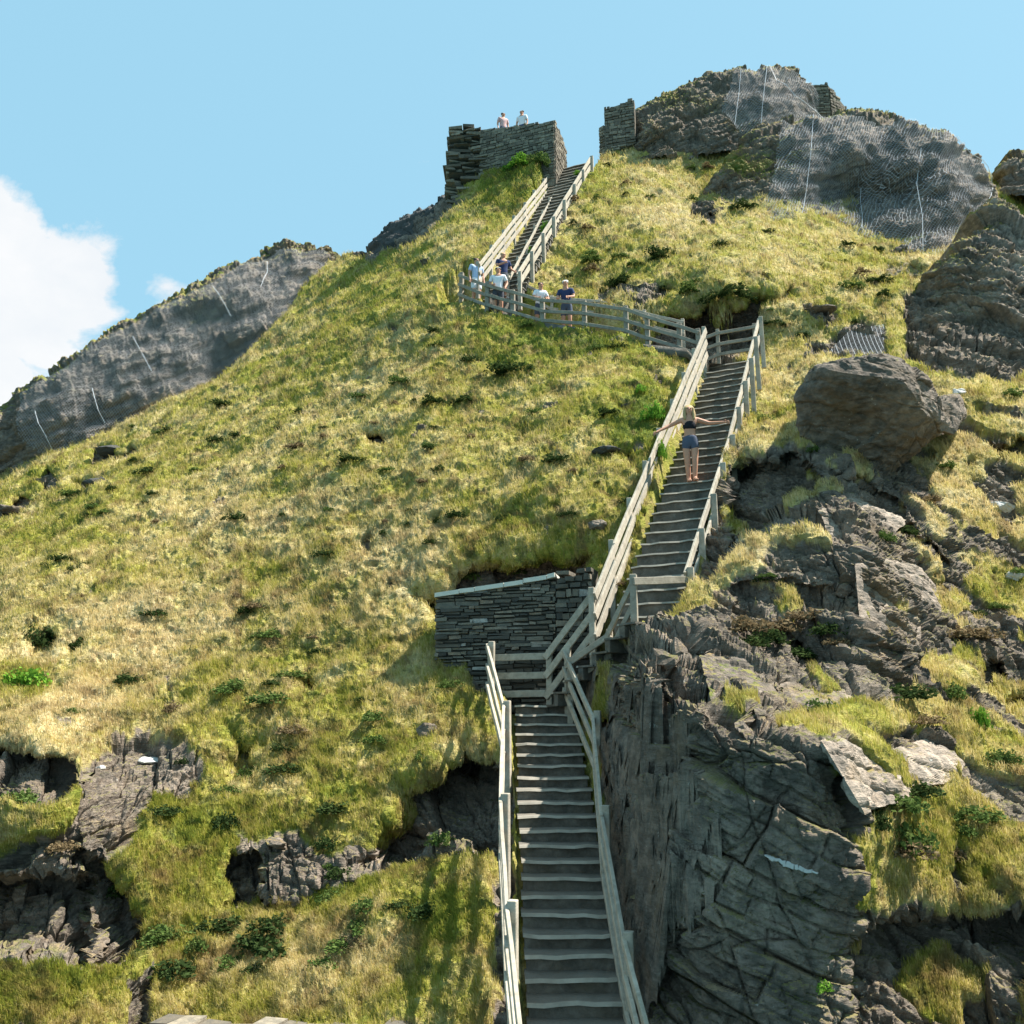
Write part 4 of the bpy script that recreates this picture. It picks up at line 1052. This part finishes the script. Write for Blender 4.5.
# slate stack left of it
def stack():
    rr = random.Random(4); mb = MB()
    o = U(470, 200, 38.0); z = o.z - .6; ztop = U(470, 115, 38.0).z
    prof = [(0, 449, 497), (.15, 447, 494), (.35, 447, 490), (.5, 447, 488), (.58, 448, 482), (.68, 452, 484), (.8, 449, 480), (.92, 449, 478), (1, 452, 474)]
    zz = U(470, 200, 38.0).z
    while z < ztop:
        t = max(0, (z - zz) / (ztop - zz)); h = rr.uniform(.05, .15)
        x0 = np.interp(t, [p[0] for p in prof], [p[1] for p in prof]) + rr.uniform(-4.5, 3); x1 = np.interp(t, [p[0] for p in prof], [p[2] for p in prof]) + rr.uniform(-5, 4)
        X0 = (x0 - 512) / F * 38; X1 = (x1 - 512) / F * 38; x = X0
        while x < X1:
            l = min(rr.uniform(.3, .9), X1 - x)
            mb.box(Vector((x, o.y + rr.uniform(-.3, .2), z + rr.uniform(-.03, .03))), Vector((l - .01, rr.uniform(-.15, .15), rr.uniform(-.05, .05))), Vector((0, 1.1, 0)), Vector((0, 0, h * rr.uniform(.8, 1.05))), .035); x += l
        z += h
    ob = mb.build('ruined_wall', M['ruin'], None, o); ob.location = o
    return tag(ob, 'ragged stack of dark slate left of the square parapet', 'ruin')
stack()
# little walls right of the stair head
wa, wb = U(604, 108, 40.5), U(634, 101, 40.2)
stone_wall('ruined_wall', 'small upright ruin wall on the skyline beneath the domed crag', wa, wb, wa.z - 2.2, wb.z - 2.0, wa.z, wb.z + .15, .5, .13, .12, .4, 'ruin', None, .05, 11)
w1, w2 = U(599, 126, 40.4), U(604, 124, 40.2)
stone_wall('ruined_wall', 'narrow lower stub of wall at the head of the upper stairs', w1, w2, w1.z - 1.6, w2.z - 1.6, w1.z, w2.z, .45, .12, .1, .3, 'ruin', None, .05, 12)
wk, wm = U(802, 84, 42.0), U(828, 84, 42.0)
stone_wall('ruined_wall', 'low stub of wall behind the domed crag on the right', wk, wm, wk.z - 2, wm.z - 2, wk.z, wm.z, .5, .14, .12, .4, 'ruin', None, .05, 13)
stone_wall('ruined_wall', 'stepped wall end running down right behind the domed crag', wm + Vector((.05, 0, 0)), U(846, 104, 42.4), wk.z - 2.4, wk.z - 2.4, wm.z, U(846, 106, 42.4).z, .5, .14, .12, .3, 'ruin', None, .1, 14)
# kerb wall at the bottom
k0, k1 = U(148, 1026, 10.3), U(452, 1027, 9.2)
stone_wall('kerb_wall', 'low pale stone kerb wall along the bottom edge', k0, k1, k0.z - 1.0, k1.z - 1.0, k0.z, k1.z, .35, .11, .12, .35, 'ruin', None, .03, 21)

# ------------------------------------------------------------------ people
def skinned(name, verts, edges, radii, mat, parent, root=0, sub=2):
    me = bpy.data.meshes.new(name); me.from_pydata(verts, edges, [])
    o = bpy.data.objects.new(name, me); COL.objects.link(o)
    md = o.modifiers.new('s', 'SKIN'); md.use_smooth_shade = True
    sv = me.skin_vertices[0].data
    for i, r in enumerate(radii):
        rr_ = r if isinstance(r, tuple) else (r, r); sv[i].radius = (rr_[0] * 1.13, rr_[1] * 1.13); sv[i].use_root = (i == root)
    s2 = o.modifiers.new('u', 'SUBSURF'); s2.levels = sub; s2.render_levels = sub
    dg = bpy.context.evaluated_depsgraph_get(); m2 = bpy.data.meshes.new_from_object(o.evaluated_get(dg))
    m2.name = name; o.modifiers.clear(); o.data = m2; bpy.data.meshes.remove(me)
    m2.materials.clear(); m2.materials.append(mat)
    if parent: o.parent = parent
    return o

def join_meshes(o, others):
    bm = bmesh.new(); bm.from_mesh(o.data)
    for q in others: bm.from_mesh(q.data)
    bm.to_mesh(o.data); bm.free()
    for q in others: bpy.data.objects.remove(q)
    for p in o.data.polygons: p.use_smooth = True

def person(label, foot, yaw, H=1.7, top='c_white', bottom='c_char', hair='hair_d', arms=None, lean=0.0, legs=(0.0, 0.0), sleeves=True, hat=None, female=False, long_hair=False, crop=False, knee=.0, spread=1.0):
    """stands at foot, faces local -y; arms: per side (elbow xyz, wrist xyz) local metres for 1.7 m"""
    k = H / 1.7; rt = empty('person', foot, label, 'person'); rt.rotation_euler = (0, 0, yaw); rt.scale = (k, k, k)
    sh = .165 if female else .19
    def ln(p):  # lean forwards about the hips
        z = p[2] - .92
        return (p[0], p[1] * 1.0 - max(z, 0) * math.sin(lean), p[2] if z < 0 else .92 + z * math.cos(lean))
    if arms is None: arms = [((-sh - .06, .02, 1.13), (-sh - .07, -.06, .88)), ((sh + .06, .02, 1.13), (sh + .07, -.06, .88))]
    V = [ln(p) for p in [(0, 0, .93), (0, 0, 1.08), (0, -.005, 1.25), (0, 0, 1.39), (0, .0, 1.47), (0, -.01, 1.535), (0, -.02, 1.60), (0, -.015, 1.675)]]
    R = [(.135, .10), (.115, .085), (.14, .10), (.12, .085), (.052, .055), (.062, .075), (.077, .096), (.055, .07)]
    if female: R[1] = (.10, .075); R[2] = (.125, .095)
    E = [(i, i + 1) for i in range(7)]
    extra = []
    for s, side in ((-1, 0), (1, 1)):
        b = len(V); el, wr = arms[side]
        shp = ln((s * sh, 0, 1.385)); el = Vector(el); wr = Vector(wr); hd = wr + (wr - el).normalized() * .085
        V += [shp, tuple(el), tuple(wr), tuple(hd)]; R += [(.052, .05), (.038, .038), (.025, .025), (.030, .018)]
        E += [(3, b), (b, b + 1), (b + 1, b + 2), (b + 2, b + 3)]
        # five fingers, unequal and slightly curled
        dr = (hd - wr).normalized(); sd = dr.cross(Vector((0, 1, .2))).normalized(); dn = Vector((0, 0, -1))
        for q, (o_, l_) in enumerate(((-.027, .060), (-.010, .075), (.009, .080), (.027, .070), (.036, .05))):
            st = hd + sd * o_ - dr * (.05 if q == 4 else .012)
            d1 = (dr + (sd * .8 if q == 4 else Vector((0, 0, 0)))).normalized()
            extra.append(([tuple(st), tuple(st + d1 * l_ * .5), tuple(st + d1 * l_ * .85 + dn * l_ * .35)], s))
    for s, side in ((-1, 0), (1, 1)):
        b = len(V); st = legs[side]
        V += [(s * .085, 0, .86), (s * .10 * (spread + 1) / 2, st * .5 - .03 - knee, .48), (s * .105 * spread, st + .01, .09), (s * .11 * spread, st - .08, .045), (s * .12 * spread, st - .17, .03)]
        R += [(.088, .09), (.055, .06), (.036, .042), (.042, .036), (.034, .022)]
        E += [(0, b), (b, b + 1), (b + 1, b + 2), (b + 2, b + 3), (b + 3, b + 4)]
    body = skinned('body', V, E, R, M['skin'], rt)
    ex = []
    for ch, s in extra: ex.append(skinned('finger', ch, [(0, 1), (1, 2)], [.0095, .0085, .006], M['skin'], None, 0, 1))
    # nose, ears, brow, lips grown onto the head
    hx, hy, hz = ln((0, -.02, 1.60))
    ex.append(skinned('nose', [(hx, hy - .075, hz + .012), (hx, hy - .108, hz - .022)], [(0, 1)], [.010, .014], M['skin'], None, 0, 1))
    ex.append(skinned('lips', [(hx - .022, hy - .085, hz - .052), (hx + .022, hy - .085, hz - .052)], [(0, 1)], [.007, .007], M['skin'], None, 0, 1))
    for s in (-1, 1): ex.append(skinned('ear', [(hx + s * .074, hy + .01, hz + .02), (hx + s * .082, hy + .015, hz - .022)], [(0, 1)], [.012, .009], M['skin'], None, 0, 1))
    join_meshes(body, ex)
    eb = MB()
    for s in (-1, 1): eb.box(Vector((hx + s * .032 - .013, hy - .089, hz + .010)), Vector((.026, 0, 0)), Vector((0, .02, 0)), Vector((0, 0, .012)))
    eb.build('eyes', M['hair_d'], rt)
    # shirt
    if crop: idx = [(V[2], (.132, .104)), (V[3], (.118, .09))]; tv = [ln((0, -.003, 1.13)), V[2], ln((0, -.002, 1.37))]; tr = [(.128, .10), (.142, .115), (.125, .098)]; te = [(0, 1), (1, 2)]
    else:
        tv = [(0, 0, .84), V[1], V[2], V[3], V[4]]; tr = [(.158, .122), (.135, .102), (.156, .118), (.136, .10), (.066, .066)]; te = [(i, i + 1) for i in range(4)]
        if sleeves:
            for s, b in ((-1, 8), (1, 12)):
                q = len(tv); mid = tuple(Vector(V[b]).lerp(Vector(V[b + 1]), .75)); tv += [V[b], mid]; tr += [(.066, .062), (.056, .056)]; te += [(3, q), (q, q + 1)]
    skinned('shirt', tv, te, tr, M[top], rt)
    pv = [ln((0, 0, 1.06)), (0, 0, .92)]; pr = [(.124, .098), (.150, .116)]; pe = [(0, 1)]
    for s, b in ((-1, 16), (1, 21)):
        q = len(pv); mid = tuple(Vector(V[b]).lerp(Vector(V[b + 1]),   .5 if crop else .85)); pv += [V[b], mid]; pr += [(.102, .104), (.088, .09) if crop else (.082, .085)]; pe += [(1, q), (q, q + 1)]
    skinned('shorts', pv, pe, pr, M[bottom], rt)
    hv = [(hx, hy + .035, hz - .01), (hx, hy + .02, hz + .055), (hx, hy - .02, hz + .095)]; hr = [(.084, .085), (.097, .106), (.084, .092)]
    if long_hair: hv = [(hx, hy + .10, hz - .24), (hx, hy + .085, hz - .12)] + hv; hr = [(.095, .035), (.11, .055)] + hr
    skinned('hair', hv, [(i, i + 1) for i in range(len(hv) - 1)], hr, M[hair], rt)
    if long_hair:
        for sgn in (-1, 1):
            skinned('hair_strand', [(hx + sgn * .055, hy - .01, hz + .075), (hx + sgn * .085, hy + .0, hz - .01), (hx + sgn * .10, hy - .03, hz - .13), (hx + sgn * .09, hy - .07, hz - .24)], [(0, 1), (1, 2), (2, 3)], [.045, .036, .036, .022], M[hair], rt)
    shm = MB()
    for s, side in ((-1, 0), (1, 1)):
        st = legs[side]; shm.box(Vector((s * .115 * spread - .045, st - .21, 0)), Vector((.09, 0, 0)), Vector((0, .27, 0)), Vector((0, 0, .035)))
    shm.build('shoes', M['c_white' if not crop else 'skin'], rt, bevel=.01)
    if hat:
        skinned('cap', [(hx, hy + .01, hz + .06), (hx, hy + .0, hz + .10)], [(0, 1)], [(.09, .10), (.07, .08)], M[hat], rt)
    return rt

def on_line(a, b, t): return Vector(a) + (Vector(b) - Vector(a)) * t
# the woman on the middle flight
tw = .52
best = min((abs(((lambda p: 512 - F * ((p.z * CT - p.y * ST) / (p.y * CT + p.z * ST)))(B0 + (B1 - B0) * (i / 29))) - 482), i) for i in range(30))[1]
wf = B0 + (B1 - B0) * (best / 29) + fB * .12 + sB * .02
WH = 1.70
person('blond woman in black crop top with arms spread between the railings', wf, math.radians(-6), WH, 'c_black', 'c_grey', 'hair_b',
       arms=[((-.41, .03, 1.28), (-.66, -.08, 1.13)), ((.42, .04, 1.31), (.69, -.06, 1.29))], legs=(.03, -.07), spread=.55, sleeves=False, female=True, long_hair=True, crop=True)
def stand(px, py, d): return U(px, py, d)
lean_arms = [((-.26, -.16, 1.12), (-.14, -.40, 1.02)), ((.26, -.16, 1.12), (.14, -.40, 1.02))]
person('visitor in pale blue shirt at the left end of the landing fence', stand(476, 306, 29.0), .5, 1.68, 'c_blue', 'c_white', 'hair_d')
person('visitor in white cap and white t-shirt with dark shorts at the fence', stand(498, 318, 28.1), -.1, 1.72, 'c_white', 'c_char', 'hair_d', hat='c_white', arms=[((-.27, .0, 1.14), (-.14, -.16, 1.05)), ((.28, .02, 1.15), (.24, -.14, .95))])
person('visitor in dark top at the foot of the upper stairs behind the white capped one', stand(503, 300, 28.9), .3, 1.66, 'c_navy', 'c_char', 'hair_b', arms=[((-.24, -.05, 1.18), (-.05, -.25, 1.2)), ((.27, .0, 1.15), (.33, -.15, 1.02))])
person('dark haired visitor in white shirt leaning on the middle of the fence', stand(540, 332, 27.7), .2, 1.6, 'c_white', 'c_grey', 'hair_d', arms=lean_arms, lean=.2, female=True)
person('white haired visitor in navy shirt leaning on the right part of the fence', stand(567, 334, 27.2), -.25, 1.7, 'c_navy', 'c_grey', 'hair_g', arms=lean_arms, lean=.25)
person('person behind the ruin parapet, left of the two, in a pink top', stand(503, 147, 39.6), .4, 1.7, 'c_pink', 'c_grey', 'hair_d')
person('person behind the ruin parapet, right of the two, in a white top', stand(522, 145, 39.2), -.4, 1.7, 'c_white', 'c_navy', 'hair_d')

# ------------------------------------------------------------------ sea, sky, sun, camera
sea = raw_mesh('sea', np.array([(-4000, -1500, -14), (4000, -1500, -14), (4000, 6000, -14), (-4000, 6000, -14)], float), np.array([[0, 1, 2, 3]]), None)
t = NT('sea_water'); t.bsdf((.02, .09, .11), .15, t.bump(t.noise(t.pos(), .6, 6, .6), .5, .2), .5); sea.data.materials.append(t.m); tag(sea, kind='structure')

SUN = Vector((.54, .07, .84)).normalized()
elev = math.asin(SUN.z); az = math.atan2(SUN.x, SUN.y)
w = bpy.data.worlds.new('World'); S.world = w; w.use_nodes = True
nt = w.node_tree; nt.nodes.clear()
class WN(NT):
    def __init__(s, tree): s.t = tree
t = WN(nt)
sky = t.n('ShaderNodeTexSky', sky_type='NISHITA'); sky.sun_disc = False; sky.sun_elevation = elev; sky.sun_rotation = az
sky.air_density = 1.0; sky.dust_density = .6; sky.ozone_density = 1.6; sky.altitude = 20
tc = t.n('ShaderNodeTexCoord')
def dirof(px, py): return U(px, py, 1).normalized()
f = None
for px, py, r, k in [(10,235,.07,1.0),(60,275,.09,1.0),(-60,310,.16,1.2),(70,310,.08,.9),(20,330,.10,1.0),(-10,375,.11,1.0),(165,285,.06,.5)]:
    vm = t.n('ShaderNodeVectorMath', operation='DISTANCE'); t.l(tc.outputs['Generated'], vm.inputs[0]); vm.inputs[1].default_value = dirof(px, py)
    g = t.math('MULTIPLY', t.math('MAXIMUM', t.math('SUBTRACT', 1.0, t.math('DIVIDE', vm.outputs['Value'], r)), 0.0), k)
    f = g if f is None else t.math('MAXIMUM', f, g)
mp = t.n('ShaderNodeMapping'); mp.inputs['Scale'].default_value = (1, 1, 1.5); t.l(tc.outputs['Generated'], mp.inputs[0])
nz = t.noise(mp.outputs[0], 9, 9, .62, .25)
cm = t.ramp(t.math('ADD', f, t.math('MULTIPLY', t.math('SUBTRACT', nz, .5), 1.5)), [(.36, 0.0), (.54, .99)])
thin = t.math('MULTIPLY', t.math('MINIMUM', f, 1.0), 0.0)
CLOUD = 8.3
nz2 = t.ramp(t.noise(mp.outputs[0], 5, 6, .6), [(.3, (CLOUD * .8, CLOUD * .86, CLOUD * .92)), (.7, (CLOUD, CLOUD, CLOUD))])
hs = t.n('ShaderNodeHueSaturation'); hs.inputs['Hue'].default_value = .487; hs.inputs['Saturation'].default_value = .90; hs.inputs['Value'].default_value = 1.3
t.l(sky.outputs[0], hs.inputs['Color'])
skc = t.mix(1.0, hs.outputs[0], (1.5, 1.5, 1.3), 'MULTIPLY')
skc = t.mix(.8, skc, (3.05, 5.9, 7.7))
c = t.mix(cm, skc, nz2)
bg = t.n('ShaderNodeBackground'); bg.inputs[1].default_value = .05; t.l(c, bg.inputs[0])
wo = t.n('ShaderNodeOutputWorld'); t.l(bg.outputs[0], wo.inputs[0])

sd = bpy.data.lights.new('sun', 'SUN'); sd.energy = 5.0; sd.angle = math.radians(.5); sd.color = (1.0, .965, .90)
so = bpy.data.objects.new('sun', sd); COL.objects.link(so); so.rotation_euler = (-SUN).to_track_quat('-Z', 'Y').to_euler()

cam = bpy.data.cameras.new('camera'); cam.sensor_width = 36; cam.lens = F / 1024 * 36; cam.clip_end = 12000; cam.clip_start = .1
co = bpy.data.objects.new('camera', cam); COL.objects.link(co); co.location = (0, 0, 0); co.rotation_euler = (math.pi / 2 + TH, 0, 0)
S.camera = co
S.view_settings.view_transform = 'Standard'; S.view_settings.look = 'None'; S.view_settings.exposure = 1.3; S.view_settings.gamma = 1
S.render.engine = 'CYCLES'; S.cycles.max_bounces = 5; S.cycles.transparent_max_bounces = 12
